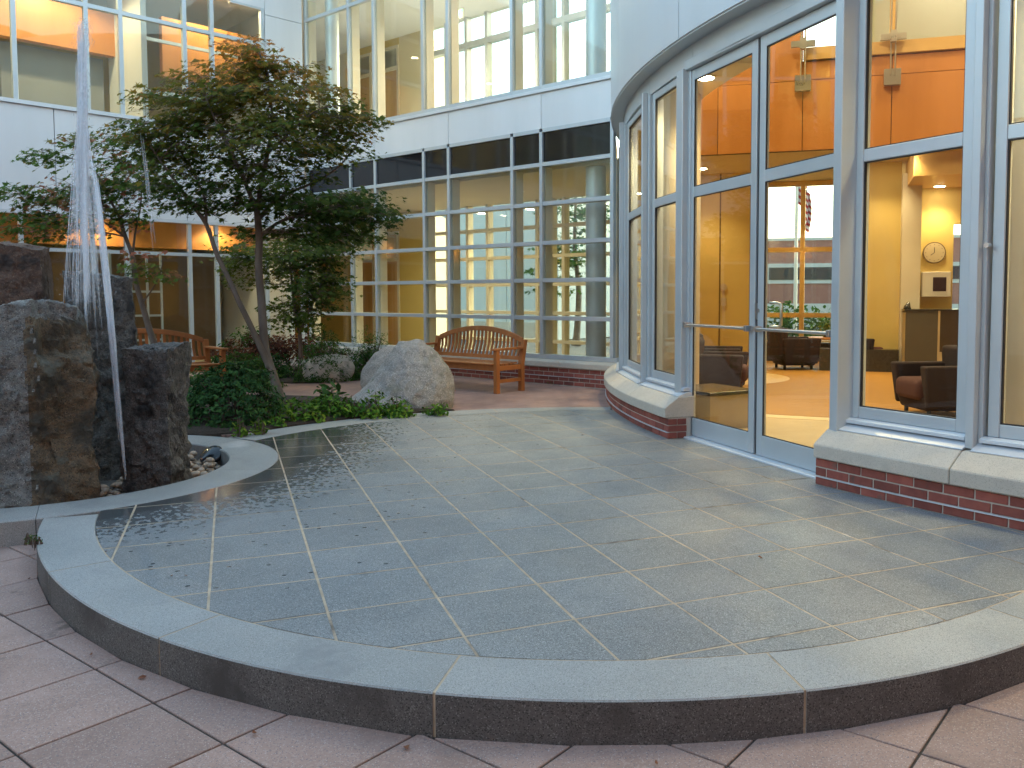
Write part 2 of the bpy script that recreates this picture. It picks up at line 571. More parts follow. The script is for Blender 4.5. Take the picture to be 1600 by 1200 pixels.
def paving_mat():
    m, t, p, N, L = nodes('pink_clay_paving')
    g = N('ShaderNodeNewGeometry')
    mp = N('ShaderNodeMapping')
    mp.inputs['Rotation'].default_value = (0, 0, rad(-28))
    L(g.outputs['Position'], mp.inputs[0])
    br = N('ShaderNodeTexBrick')
    br.inputs['Scale'].default_value = 1
    br.inputs['Brick Width'].default_value = 0.2
    br.inputs['Row Height'].default_value = 0.1
    br.inputs['Mortar Size'].default_value = 0.004
    br.inputs['Color1'].default_value = (0.34, 0.22, 0.19, 1)
    br.inputs['Color2'].default_value = (0.29, 0.18, 0.16, 1)
    br.inputs['Mortar'].default_value = (0.19, 0.14, 0.12, 1)
    L(mp.outputs[0], br.inputs['Vector'])
    n = N('ShaderNodeTexNoise')
    n.inputs['Scale'].default_value = 1.7
    n.inputs['Detail'].default_value = 8
    L(g.outputs['Position'], n.inputs['Vector'])
    mx = N('ShaderNodeMix')
    mx.data_type = 'RGBA'
    mx.blend_type = 'MULTIPLY'
    mx.inputs[0].default_value = 0.5
    L(br.outputs['Color'], mx.inputs[6])
    r = N('ShaderNodeValToRGB')
    r.color_ramp.elements[0].position = 0.35
    r.color_ramp.elements[0].color = (0.6, 0.6, 0.6, 1)
    r.color_ramp.elements[1].position = 0.6
    L(n.outputs['Fac'], r.inputs[0])
    L(r.outputs[0], mx.inputs[7])
    L(mx.outputs[2], p.inputs['Base Color'])
    p.inputs['Roughness'].default_value = 0.85
    b = N('ShaderNodeBump')
    b.inputs['Strength'].default_value = 0.4
    b.inputs['Distance'].default_value = 0.004
    L(br.outputs['Fac'], b.inputs['Height'])
    b.invert = True
    L(b.outputs[0], p.inputs['Normal'])
    return m


PAVING = paving_mat()


def water_mat(name, alpha):
    m, t, p, N, L = nodes(name)
    tr = N('ShaderNodeBsdfTransparent')
    p.inputs['Base Color'].default_value = (0.80, 0.86, 0.92, 1)
    p.inputs['Roughness'].default_value = 0.12
    mx = N('ShaderNodeMixShader')
    mx.inputs[0].default_value = alpha
    L(tr.outputs[0], mx.inputs[1])
    L(p.outputs[0], mx.inputs[2])
    L(mx.outputs[0], t.nodes['Material Output'].inputs['Surface'])
    return m


WATER = water_mat('falling_water', 0.24)
SPRAY = water_mat('water_spray', 0.20)

# ------------------------------------------------------------------ site geometry constants
T = 0.49
PC = (1.2, 3.2)                                        # platform centre
RO = [3.8327, 0.0746, 0.2565, -0.061, 0.055, 0.0395, 0.05]
RI = [3.5473, 0.1536, 0.2401, -0.0091, 0.0834, 0.0314, 0.0465]
ZL = -0.157                                            # lower plaza
RC, RR, RRI = (-2.73, 5.07), 1.75, 1.345               # fountain ring
DC = (12.87, 3.65)                                     # drum centre
RB = 10.31                                             # brick face of the drum
NW = (math.cos(rad(28.479)), math.sin(rad(28.479)))
EW = (math.sin(rad(28.479)), -math.cos(rad(28.479)))
OW = 7.75625
NL = (math.cos(rad(113.82)), math.sin(rad(113.82)))
EL = (math.sin(rad(113.82)), -math.cos(rad(113.82)))
OL = 14.41965


def rad_at(c, a):
    return c[0] + sum(c[2 * k - 1] * math.cos(k * a) + c[2 * k] * math.sin(k * a) for k in (1, 2, 3))


def ppt(c, deg, dr=0.0):
    a = rad(deg)
    r = rad_at(c, a) + dr
    return (PC[0] + r * math.cos(a), PC[1] + r * math.sin(a))


def pol(r, deg):
    return (DC[0] + r * math.cos(rad(deg)), DC[1] + r * math.sin(rad(deg)))


def WG(s, t, z):      # wing frame: s along the facade to the right, t into the building
    return (NW[0] * (OW + t) + EW[0] * s, NW[1] * (OW + t) + EW[1] * s, z)


def LF(s, t, z):      # left facade frame
    return (NL[0] * (OL + t) + EL[0] * s, NL[1] * (OL + t) + EL[1] * s, z)


def clip(poly, a, b, c):
    """keep a*x+b*y<=c"""
    out = []
    n = len(poly)
    for i in range(n):
        p, q = poly[i], poly[(i + 1) % n]
        dp, dq = a * p[0] + b * p[1] - c, a * q[0] + b * q[1] - c
        if dp <= 0:
            out.append(p)
        if (dp < 0 < dq) or (dq < 0 < dp):
            k = dp / (dp - dq)
            out.append((p[0] + (q[0] - p[0]) * k, p[1] + (q[1] - p[1]) * k))
    return out


def area(poly):
    return 0.5 * sum(poly[i][0] * poly[(i + 1) % len(poly)][1] - poly[(i + 1) % len(poly)][0] * poly[i][1] for i in range(len(poly)))


def clean(poly, eps=1e-4):
    out = []
    for p in poly:
        if not out or math.hypot(p[0] - out[-1][0], p[1] - out[-1][1]) > eps:
            out.append(p)
    if len(out) > 1 and math.hypot(out[0][0] - out[-1][0], out[0][1] - out[-1][1]) < eps:
        out.pop()
    return out


# ------------------------------------------------------------------ ground
g = MB().box(-300, 300, -300, 300, -0.6, -0.5)
g.box(-14, 4.2, -9, 6, -0.5, ZL - 0.02)
ground = MB().add([(-400, -400, ZL - 0.03), (400, -400, ZL - 0.03), (400, 400, ZL - 0.03), (-400, 400, ZL - 0.03)], [(0, 1, 2, 3)])
props(part('ground', ground, ASPH), kind='structure')

plaza = props(part('plaza', MB().box(-14, 9, -14, 6.2, ZL - 0.026, ZL - 0.008), JOINTSAND), kind='structure')
# plaza pavers: a square grid turned 30.5 degrees
ca, sa = math.cos(rad(30.5)), math.sin(rad(30.5))
O1 = (-1.67, 0.697)
P1, P2, JG = 0.462, T, 0.0048
outer = [ppt(RO, d, 0.006) for d in range(0, 360, 2)]


def in_platform(x, y, pad=0.0):
    a = math.atan2(y - PC[1], x - PC[0])
    return math.hypot(x - PC[0], y - PC[1]) < rad_at(RO, a) - pad


far_pavers = MB()
npav = 0
cand = []
for i in range(-26, 22):
    for j in range(-26, 22):
        q = []
        for du, dv in ((0, 0), (1, 0), (1, 1), (0, 1)):
            uu = 0.02 + (i + du) * P1 + (JG if du == 0 else -JG)
            vv = (j + dv) * P2 + (JG if dv == 0 else -JG)
            q.append((O1[0] + uu * ca - vv * sa, O1[1] + uu * sa + vv * ca))
        cx = sum(p[0] for p in q) / 4
        cy = sum(p[1] for p in q) / 4
        if not (-7 < cx < 6 and -9 < cy < 3.45):
            continue
        if all(in_platform(*p, 0.0) for p in q):
            continue
        if any(in_platform(*p, -0.02) for p in q):
            # cut the stone along the kerb by the local tangent
            ang = math.degrees(math.atan2(cy - PC[1], cx - PC[0]))
            p0, p1 = ppt(RO, ang - 3, 0.004), ppt(RO, ang + 3, 0.004)
            tx, ty = p1[0] - p0[0], p1[1] - p0[1]
            nx, ny = -ty, tx               # points to the centre
            if nx * (PC[0] - p0[0]) + ny * (PC[1] - p0[1]) < 0:
                nx, ny = -nx, -ny
            q = clean(clip(q, nx, ny, nx * p0[0] + ny * p0[1]))
            if len(q) < 3 or abs(area(q)) < 4e-4:
                continue
        d = _f.dot(Vector((cx, cy, ZL)) - CAM)
        side = abs(_r.dot(Vector((cx, cy, ZL)) - CAM))
        cand.append((0 if (d > 1.3 and side < 0.75 * d + 0.6) else 1, d, q))
cand.sort(key=lambda c: (c[0], c[1]))
for k, (vis, d, q) in enumerate(cand):
    dz = random.uniform(-0.0012, 0.0012)
    if vis == 0 and npav < 200:
        mb = MB().prism(q if area(q) > 0 else q[::-1], ZL - 0.02, ZL + dz)
        part('paver', mb, PAVER, plaza, bevel=0.0025)
        npav += 1
    else:
        far_pavers.prism(q if area(q) > 0 else q[::-1], ZL - 0.02, ZL + dz)
part('paver_field', far_pavers, PAVER, plaza, kind='stuff')

# terrace of pink paving behind the platform, level with it
terr = [(-16, 3.6), (-4.3, 3.6), (-4.05, 3.9)]
terr += [(RC[0] + 1.6 * math.cos(rad(a)), RC[1] + 1.6 * math.sin(rad(a))) for a in range(215, 90, -10)]
terr += [ppt(RO, d, -0.05) for d in range(125, 20, -5)]
terr += [(4.9, 5.5), (6, 9), (6, 17), (-16, 17)]
props(part('terrace', MB().prism(terr, ZL - 0.02, -0.012), PAVING), kind='structure')

# ------------------------------------------------------------------ platform of granite tiles with its kerb
region = [ppt(RI, d, -0.003) for d in range(0, 360, 2)]
# cut the fountain ring and the drum out of the region
ang_pts = []


def outside_ring(p, r=RR + 0.004):
    return math.hypot(p[0] - RC[0], p[1] - RC[1]) > r


def outside_drum(p, r=10.30):
    return math.hypot(p[0] - DC[0], p[1] - DC[1]) > r


fine = [ppt(RI, d * 0.5, -0.003) for d in range(0, 720)]
keep = [outside_ring(p) and outside_drum(p) for p in fine]
n = len(fine)
# walk the kept runs, joining them along the cut arcs
runs = []
i0 = next(i for i in range(n) if keep[i] and not keep[i - 1])
cur = []
for k in range(n):
    i = (i0 + k) % n
    if keep[i]:
        cur.append(fine[i])
    elif cur:
        runs.append(cur)
        cur = []
if cur:
    runs.append(cur)
region = []
for k, run in enumerate(runs):
    region += run
    a, b = run[-1], runs[(k + 1) % len(runs)][0]
    mid = ((a[0] + b[0]) / 2, (a[1] + b[1]) / 2)
    C0, R0 = ((RC, RR + 0.004) if math.hypot(mid[0] - RC[0], mid[1] - RC[1]) < 2.6 else (DC, 10.0))
    a0 = math.atan2(a[1] - C0[1], a[0] - C0[0])
    a1 = math.atan2(b[1] - C0[1], b[0] - C0[0])
    da = (a1 - a0 + PI) % (2 * PI) - PI
    m_ = max(6, int(abs(da) * R0 / 0.08))
    region += [(C0[0] + R0 * math.cos(a0 + da * q / m_), C0[1] + R0 * math.sin(a0 + da * q / m_)) for q in range(1, m_)]
if area(region) < 0:
    region.reverse()
platform = props(part('patio', MB().prism(region, -0.12, -0.0012), GROUT), kind='structure')
for i in range(-9, 13):
    for j in range(-4, 18):
        ja, jb = 0.0062, 0.0075
        x0, x1, y0, y1 = i * T + ja, (i + 1) * T - ja, j * T + jb, (j + 1) * T - jb
        y1 += 0
        q = region
        for a, b, c in ((-1, 0, -x0), (1, 0, x1), (0, -1, -y0), (0, 1, y1)):
            q = clip(q, a, b, c)
            if len(q) < 3:
                break
        if len(q) < 3:
            continue
        q = clean(q, 0.002)
        if len(q) < 3 or abs(area(q)) < 8e-4:
            continue
        dz = random.uniform(-0.0006, 0.0006)
        mb = MB().prism(q, -0.03, dz)
        part('granite_tile', mb, TILE, platform, bevel=0.0012 if len(q) < 7 else 0)

kerb = thing('granite_kerb', 'curved grey granite kerb round the edge of the tiled patio', 'kerb', (PC[0], PC[1], ZL))
k0 = -162.3
joints = [k0 + 20.5 * k for k in range(0, 15)]


def kerb_piece(a0, a1, parent, top=0.0):
    mb = MB()
    m_ = 14
    ga = math.degrees(0.0055 / 3.6)
    aa = [a0 + ga + (a1 - a0 - 2 * ga) * q / m_ for q in range(m_ + 1)]
    vs = []
    for a in aa:
        o0, i0 = ppt(RO, a), ppt(RI, a)
        e = 0.006
        oe, ie = ppt(RO, a, -e), ppt(RI, a, e)
        vs += [(*i0, ZL - 0.02), (*i0, top - e), (*ie, top), (*oe, top), (*o0, top - e), (*o0, ZL - 0.02)]
    fs = []
    for q in range(m_):
        for w in range(5):
            fs.append((q * 6 + w, q * 6 + w + 1, (q + 1) * 6 + w + 1, (q + 1) * 6 + w))
    fs.append((0, 1, 2, 3, 4, 5)[::-1])
    fs.append(tuple(m_ * 6 + w for w in range(6)))
    mb.add(vs, fs)
    me = mesh_of(mb, 'kerb_stone')
    bm = bmesh.new()
    bm.from_mesh(me)
    bmesh.ops.recalc_face_normals(bm, faces=bm.faces)
    bm.to_mesh(me)
    bm.free()
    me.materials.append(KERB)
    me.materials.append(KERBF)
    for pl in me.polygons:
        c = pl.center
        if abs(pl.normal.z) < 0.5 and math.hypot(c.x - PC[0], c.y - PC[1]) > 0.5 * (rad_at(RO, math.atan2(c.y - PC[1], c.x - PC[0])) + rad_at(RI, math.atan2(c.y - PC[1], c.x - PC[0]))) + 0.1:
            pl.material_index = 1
    return link('kerb_stone', me, None, parent)


def kerb_ok(a):
    p = ppt(RO, a)
    q = ppt(RI, a)
    return outside_ring(p, RR - 0.0) and outside_ring(q, RR) and (outside_drum(p, 10.28) and outside_drum(q, 10.28))


fa = [k0 - 30 + 0.25 * k for k in range(int(330 / 0.25))]
okr = [a for a in fa if kerb_ok(a)]
spans = []
for a in okr:
    if spans and a - spans[-1][1] < 0.3:
        spans[-1][1] = a
    else:
        spans.append([a, a])
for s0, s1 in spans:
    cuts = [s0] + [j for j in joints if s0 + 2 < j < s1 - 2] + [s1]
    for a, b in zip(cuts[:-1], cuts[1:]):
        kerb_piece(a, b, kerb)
# fill under the kerb joints with grout
mb = MB()
aa = [k0 - 10 + 2 * q for q in range(0, 150)]
for a, b in zip(aa[:-1], aa[1:]):
    if kerb_ok(a) and kerb_ok(b):
        i0, i1, o0, o1 = ppt(RI, a, -0.006), ppt(RI, b, -0.006), ppt(RO, a, -0.004), ppt(RO, b, -0.004)
        mb.hexa([(*i0, ZL - 0.03), (*o0, ZL - 0.03), (*o1, ZL - 0.03), (*i1, ZL - 0.03), (*i0, -0.0015), (*o0, -0.0015), (*o1, -0.0015), (*i1, -0.0015)])
part('joint_filler', mb, GROUT, kerb)

# ------------------------------------------------------------------ fountain basin
ring = thing('fountain_basin', 'round granite fountain basin rim set into the edge of the patio', 'fountain', (RC[0], RC[1], ZL))
rj = [-172, -82.7, -23.2, 40, 100, 150, 188]


def ring_piece(a0, a1):
    mb = MB()
    m_ = max(4, int((a1 - a0) / 4))
    ga = math.degrees(0.002 / 1.7)
    vs, fs = [], []
    for q in range(m_ + 1):
        a = rad(a0 + ga + (a1 - a0 - 2 * ga) * q / m_)
        for r, z in ((RRI, -0.30), (RRI, -0.008), (RRI + 0.008, 0.002), (RR - 0.006, 0.002), (RR, -0.004), (RR, -0.30)):
            vs.append((RC[0] + r * math.cos(a), RC[1] + r * math.sin(a), z))
    for q in range(m_):
        for w in range(5):
            fs.append((q * 6 + w + 1, q * 6 + w, (q + 1) * 6 + w, (q + 1) * 6 + w + 1))
    fs.append((0, 1, 2, 3, 4, 5))
    fs.append(tuple(m_ * 6 + w for w in range(5, -1, -1)))
    mb.add(vs, fs)
    return part('rim_stone', mb, KERB, ring)


for a, b in zip(rj[:-1], rj[1:]):
    ring_piece(a, b)
fl = [(RC[0] + RRI * 0.999 * math.cos(rad(a)), RC[1] + RRI * 0.999 * math.sin(rad(a))) for a in range(0, 360, 6)]
part('basin_floor', MB().prism(fl, -0.32, -0.135), BASALT, ring)


# ------------------------------------------------------------------ stones
def rock(name, label, cat, mat, fn, loc, size, sub=5, amp=0.06, freq=1.6, seed=0, flat=None, group=None, box=False, tilt=(0, 0, 0), fine=0.012):
    bm = bmesh.new()
    if box:
        bmesh.ops.create_cube(bm, size=1)
        bmesh.ops.subdivide_edges(bm, edges=bm.edges, cuts=56, use_grid_fill=True)
    else:
        bmesh.ops.create_icosphere(bm, subdivisions=sub, radius=0.5)
    so = Vector((seed * 13.1, seed * 7.7, seed * 3.3))
    for v in bm.verts:
        p = v.co.copy()
        if fn:
            p = fn(p)
        p = Vector((p.x * size[0], p.y * size[1], p.z * size[2]))
        nn = v.co.normalized() if not box else Vector((round(v.co.x * 2.01), round(v.co.y * 2.01), round(v.co.z * 2.01)))
        if nn.length > 0:
            nn = nn.normalized()
        q = p * freq + so
        d = amp * (mnoise.fractal(q, 0.9, 2.2, 5) * 0.6) + amp * 0.9 * (0.35 - mnoise.voronoi(q * 0.8)[0][0])
        d += fine * mnoise.fractal(q * 7, 0.7, 2.1, 4)
        p += nn * d
        v.co = p
    if any(tilt):
        bm.transform(Matrix.Rotation(tilt[2], 4, 'Z') @ Matrix.Rotation(tilt[1], 4, 'Y') @ Matrix.Rotation(tilt[0], 4, 'X'))
    me = bpy.data.meshes.new(name)
    bm.normal_update()
    bm.to_mesh(me)
    bm.free()
    me.shade_smooth()
    if box or flat:
        me.set_sharp_from_angle(angle=rad(32))
    o = link(name, me, mat)
    o.location = loc
    return props(o, label, cat, group)


def block(name, label, mat, px0, px1, ytop, d, depth, zb, seed, amp=0.06, rz=None, mats=None, shape=None, fine=0.022, freq=1.6):
    """split stone block whose front face spans the surveyed columns px0..px1 at depth d"""
    a, b = at(px0, 464, d), at(px1, 464, d)
    c0 = (a + b) / 2
    dv = Vector((c0.x - CAM.x, c0.y - CAM.y, 0)).normalized()
    w = (b - a).length * abs(dv.dot(Vector((_f.x, _f.y, 0)).normalized()))
    ztop = at(0.5 * (px0 + px1), ytop, d).z
    c = c0 + dv * depth / 2
    face = math.atan2(-dv.x, dv.y) + (rz or 0.0)
    o = rock(name, label, 'stone', mat, shape, (c.x, c.y, (zb + ztop) / 2), (w, depth, ztop - zb), amp=amp, seed=seed, box=True, tilt=(0, 0, face), fine=fine, freq=freq)
    if mats:
        for m_ in mats[1]:
            o.data.materials.append(m_)
        mats[0](o.data)
    return o


def sh_right(p):
    p = p.copy()
    p.x *= 1.0 - 0.06 * (p.z + 0.5)
    if p.z > 0.42:
        p.z -= 0.05 * max(0, p.x + 0.1)
    return p


def sh_front(p):
    """corner turned to the viewer, upper right part broken back above a ledge"""
    p = p.copy()
    if p.y < 0:
        k = abs(p.x - 0.09) / (0.59 if p.x < 0.09 else 0.41)
        p.y += 0.16 * min(1, k) * (-p.y * 2)
        ledge = 0.235 + 0.10 * (p.x - 0.1)
        if p.x > 0.10 and p.z > ledge:
            p.y += 0.13 * min(1, (p.z - ledge) / 0.035) * min(1, (p.x - 0.10) / 0.05)
    if p.z > 0.38:
        p.x -= 0.16 * max(0, p.x) * (p.z - 0.38) / 0.12
        p.z -= 0.03 * max(0, p.x - 0.2)
    p.z += 0.012 * math.sin(p.x * 9)
    return p


def paint_front(me):
    # grey drilled side left of the corner and grey top, ochre split face right of it
    for pl in me.polygons:
        c = pl.center
        w = 0.02 * mnoise.noise(Vector(c) * 11)
        if c.z > 0.70 + w or c.x < 0.10 + w:
            pl.material_index = 1


block('fountain_stone', 'tall rust-brown basalt block at the back left of the fountain', BASALT_R, -70, 86, 372, 6.7, 0.7, -0.26, 3, amp=0.09, shape=sh_right, rz=-0.1)
fs2 = block('fountain_stone', 'big ochre and grey split basalt block at the front of the fountain', BASALT_B, -95, 150, 474, 5.55, 0.75, -0.26, 5, amp=0.12, shape=sh_front, mats=(paint_front, [BASALT_G]), freq=1.9, fine=0.03)
block('fountain_stone', 'tall wet grey basalt slab behind the water jet', BASALT, 96, 212, 424, 6.95, 0.4, -0.26, 8, amp=0.06, shape=sh_right, fine=0.024)
block('fountain_stone', 'short near-black basalt block on the pebbles, right end of the fountain', BASALT, 198, 280, 546, 6.3, 0.34, -0.26, 11, amp=0.09, rz=-0.45, fine=0.03)

# half-round drill marks down the split corner of the front stone
vsw = [fs2.matrix_world @ v.co if False else Vector(v.co) + fs2.location for v in fs2.data.vertices]
zz_ = 0.02
q0_ = at(47, 464, 5.5)
while zz_ < 1.22:
    lo = [p for p in vsw if abs(p.z - zz_) < 0.03 and math.hypot(p.x - q0_.x, p.y - q0_.y) < 0.12]
    if lo:
        p = min(lo, key=lambda q: math.hypot(q.x - CAM.x, q.y - CAM.y))
        o = part('drill_mark', MB().tube([(p.x, p.y, zz_), (p.x + 0.003, p.y + 0.004, zz_ + 0.035)], [0.010, 0.007], 6), BASALT_G)
        o.parent = fs2
        o.location = -fs2.location
    zz_ += random.uniform(0.06, 0.09)

# pebbles in the basin
pm = []
for k in range(4):
    bm = bmesh.new()
    bmesh.ops.create_icosphere(bm, subdivisions=2, radius=0.5)
    for v in bm.verts:
        v.co += v.co.normalized() * 0.10 * mnoise.noise(v.co * 2.2 + Vector((k * 9, 0, 0)))
        v.co.z *= 0.62
        v.co.y *= 0.8
    me = bpy.data.meshes.new('river_pebble')
    bm.to_mesh(me)
    bm.free()
    me.shade_smooth()
    me.materials.append(PEBBLE)
    pm.append(me)
placed = []
tries = 0
while len(placed) < 230 and tries < 9000:
    tries += 1
    a = random.uniform(-100, 40)
    r = RRI * math.sqrt(random.uniform(0.16, 0.92))
    x, y = RC[0] + r * math.cos(rad(a)), RC[1] + r * math.sin(rad(a))
    if x < -2.42:
        continue
    s = random.uniform(0.05, 0.10)
    lay = 0 if len(placed) < 150 else 1
    if any(l == lay and math.hypot(x - px, y - py) < 0.42 * (s + ps) for px, py, ps, l in placed):
        continue
    placed.append((x, y, s, lay))
    o = link('river_pebble', pm[len(placed) % 4], None)
    o.location = (x, y, -0.137 + s * 0.3 + lay * 0.035)
    o.scale = (s, s, s)
    o.rotation_euler = (random.uniform(-0.25, 0.25), random.uniform(-0.25, 0.25), random.uniform(0, 6))
    props(o, 'smooth brown or grey river pebble lying in the fountain basin', 'pebble', 'river pebbles in the fountain basin')

# underwater lamp lying among the pebbles
lp = gp(331, 716, -0.08)
fl_ = thing('fountain_lamp', 'black round lamp fitting lying among the pebbles by the basin rim', 'lamp', (lp.x, lp.y, -0.135))
mb = MB()
tilt = Matrix.Rotation(rad(38), 4, 'X') @ Matrix.Rotation(rad(-20), 4, 'Y')
for r, z in ():
    pass
prof = [(0.02, -0.05), (0.07, -0.04), (0.10, -0.01), (0.105, 0.015), (0.09, 0.025), (0.0, 0.03)]
vs, fs = [], []
for r, z in prof:
    for k in range(24):
        p = Vector((r * math.cos(2 * PI * k / 24), r * math.sin(2 * PI * k / 24), z))
        vs.append(tuple(tilt @ p + Vector((0, 0, 0.08))))
for i in range(len(prof) - 1):
    for k in range(24):
        fs.append((i * 24 + k, i * 24 + (k + 1) % 24, (i + 1) * 24 + (k + 1) % 24, (i + 1) * 24 + k))
part('housing', MB().add(vs, fs), M('black_gloss_metal', (0.015, 0.016, 0.018), rough=0.12), fl_, local=True, smooth='all')

# ------------------------------------------------------------------ round lobby building
lob = thing('lobby_building', 'round silver-grey lobby building with glass doors on a low brick base', 'building', (2.6, 3.65, 0))


def ringseg(mb, r0, r1, a0, a1, z0, z1, step=1.5):
    m_ = max(1, int(math.ceil(abs(a1 - a0) / step)))
    for q in range(m_):
        b0, b1 = a0 + (a1 - a0) * q / m_, a0 + (a1 - a0) * (q + 1) / m_
        p = [pol(r0, b0), pol(r1, b0), pol(r1, b1), pol(r0, b1)]
        mb.hexa([(*c, z0) for c in p] + [(*c, z1) for c in p])
    return mb


def arc_solid(profile, a0, a1, step=1.5):
    """one closed piece: (r, z) profile swept along the drum"""
    m_ = max(1, int(math.ceil(abs(a1 - a0) / step)))
    k = len(profile)
    vs, fs = [], []
    for q in range(m_ + 1):
        a = a0 + (a1 - a0) * q / m_
        for r, z in profile:
            vs.append((*pol(r, a), z))
    for q in range(m_):
        for w in range(k):
            w2 = (w + 1) % k
            fs.append((q * k + w, q * k + w2, (q + 1) * k + w2, (q + 1) * k + w))
    fs.append(tuple(range(k - 1, -1, -1)))
    fs.append(tuple(m_ * k + w for w in range(k)))
    mb = MB().add(vs, fs)
    return mb


def solid(name, mb, mat, parent, bevel=0.0, **kw):
    o = part(name, mb, mat, parent, bevel=bevel, **kw)
    bm = bmesh.new()
    bm.from_mesh(o.data)
    bmesh.ops.recalc_face_normals(bm, faces=bm.faces)
    bm.to_mesh(o.data)
    bm.free()
    return o


ZG0, ZT0, ZT1, ZH0, ZH1, ZS = 0.585, 2.375, 2.465, 3.545, 3.62, 3.86
PIERS = [(148.0, 175.55), (187.75, 226.0)]

# brick courses
bw, bh, bd, bj = 0.20, 0.057, 0.10, 0.0105
bme = []
for k in range(3):
    mb = MB().box(-bw / 2, bw / 2, -bd, 0, 0, bh)
    me = mesh_of(mb, 'brick', bevel=0.003)
    me.materials.append(BRICK)
    bme.append(me)
pitch = math.degrees((bw + bj) / RB)
for a0, a1 in PIERS:
    ringcore = MB()
    ringseg(ringcore, 10.06, RB - 0.006, a0, a1 - 0.03 if a1 < 180 else a1, -0.03, 0.205)
    part('mortar_core', ringcore, MORTAR, lob)
    for course in range(3):
        z = 0.004 + course * (bh + bj)
        first = a1 if a1 < 180 else a0
        sgn = -1 if a1 < 180 else 1
        k = 0
        while True:
            off = pitch * (0.5 if course % 2 else 0.0)
            c = first + sgn * (off + pitch * k + math.degrees(bw / 2 / RB) + 0.02)
            if not (a0 < c < a1):
                break
            if 150 < c < 204:
                me = random.choice(bme)
                o = bpy.data.objects.new('brick', me)
                COL.objects.link(o)
                o.parent = lob
                p = pol(RB + random.uniform(-0.001, 0.001), c)
                o.location = Vector((p[0], p[1], z)) - WL[lob.name]
                o.rotation_euler = (0, 0, rad(c) - PI / 2)
            k += 1
        if course % 2:
            me = mesh_of(MB().box(-0.0475, 0.0475, -bd, 0, 0, bh), 'brick', bevel=0.003)
            me.materials.append(BRICK)
            o = bpy.data.objects.new('brick', me)
            COL.objects.link(o)
            o.parent = lob
            c = first + sgn * (math.degrees(0.0475 / RB) + 0.02)
            p = pol(RB, c)
            o.location = Vector((p[0], p[1], z)) - WL[lob.name]
            o.rotation_euler = (0, 0, rad(c) - PI / 2)
        # end face of the pier, two half bricks
        e = first
        lens = [0.10, 0.10] if course % 2 == 0 else [0.205]
        rr = RB - 0.002
        for ln in lens:
            ln2 = min(ln, rr - 10.09)
            mid = rr - ln2 / 2
            p = pol(mid, e + (-sgn) * math.degrees(0.004 / mid))
            mb = MB().box(-ln2 / 2 + 0.004, ln2 / 2 - 0.004, -0.05, 0.0, 0, bh)
            me = mesh_of(mb, 'brick', bevel=0.003)
            me.materials.append(BRICK)
            o = bpy.data.objects.new('brick', me)
            COL.objects.link(o)
            o.parent = lob
            o.location = Vector((p[0], p[1], z)) - WL[lob.name]
            o.rotation_euler = (0, 0, rad(e) + (PI if sgn > 0 else 0))
            rr -= ln2
    ringf = MB()
    ringseg(ringf, RB - 0.02, RB + 0.012, a0, a1, bh + 0.004, bh + 0.004 + 0.007)
    part('base_flashing', ringf, ALU_L, lob)
    # limestone sill stones
    prof = [(10.02, 0.207), (10.34, 0.207), (10.34, 0.305), (10.315, 0.325), (10.215, 0.395), (10.20, 0.405), (10.02, 0.42)]
    cuts = [a0 + 0.0]
    if a1 < 180:
        cuts = [a1 - 6.4 * q for q in range(0, 5)][::-1]
    else:
        cuts = [a0 + 6.15 * q for q in range(0, 7)]
    for c0, c1 in zip(cuts[:-1], cuts[1:]):
        solid('sill_stone', arc_solid(prof, c0 + 0.015, c1 - 0.015), LIME, lob, bevel=0.006)

# window bays (angles on the glazing face)
BAYS = [(151.0, 158.6), (160.0, 167.85), (168.9, 175.2), (188.35, 193.65), (194.45, 200.2), (201.2, 207.0), (208, 214), (215, 221)]


def chord(mb, a0, a1, ra, rb, z0, z1):
    p = [pol(ra, a0), pol(rb, a0), pol(rb, a1), pol(ra, a1)]
    mb.hexa([(*c, z0) for c in p] + [(*c, z1) for c in p])
    return mb


def dg(m_, r=10.06):
    return math.degrees(m_ / r)


for a0, a1 in BAYS:
    fr = MB()
    st = dg(0.075)
    r0, r1 = 9.99, 10.065
    chord(fr, a0, a0 + st, r0, r1, 0.50, ZH1)
    chord(fr, a1 - st, a1, r0, r1, 0.50, ZH1)
    for z0, z1 in ((0.50, ZG0), (ZT0, ZT1), (ZH0, ZH1)):
        chord(fr, a0 + st, a1 - st, r0, r1 - 0.002, z0, z1)
    wn = part('window', fr, ALU, lob, bevel=0.004)
    for z0, z1 in ((ZG0, ZT0), (ZT1, ZH0)):
        part('pane', chord(MB(), a0 + st, a1 - st, 10.02, 10.03, z0, z1), GLASS_D, wn)
        gk = MB()
        gs = dg(0.008)
        chord(gk, a0 + st, a0 + st + gs, 10.03, 10.052, z0, z1)
        chord(gk, a1 - st - gs, a1 - st, 10.03, 10.052, z0, z1)
        chord(gk, a0 + st + gs, a1 - st - gs, 10.03, 10.052, z0, z0 + 0.008)
        chord(gk, a0 + st + gs, a1 - st - gs, 10.03, 10.052, z1 - 0.008, z1)
        part('gasket', gk, DARKG, wn)
    sf = MB()
    p = [(10.0, 0.418), (10.19, 0.408), (10.19, 0.418), (10.10, 0.452), (10.0, 0.458)]
    solid('sill_flashing', arc_solid(p, a0 - 0.25, a1 + 0.25, 9), ALU_L, lob, bevel=0.002)
    p = [(10.0, 0.462), (10.125, 0.462), (10.125, 0.487), (10.085, 0.499), (10.0, 0.499)]
    solid('sill_rail', arc_solid(p, a0 - 0.12, a1 + 0.12, 9), ALU_L, lob, bevel=0.002)
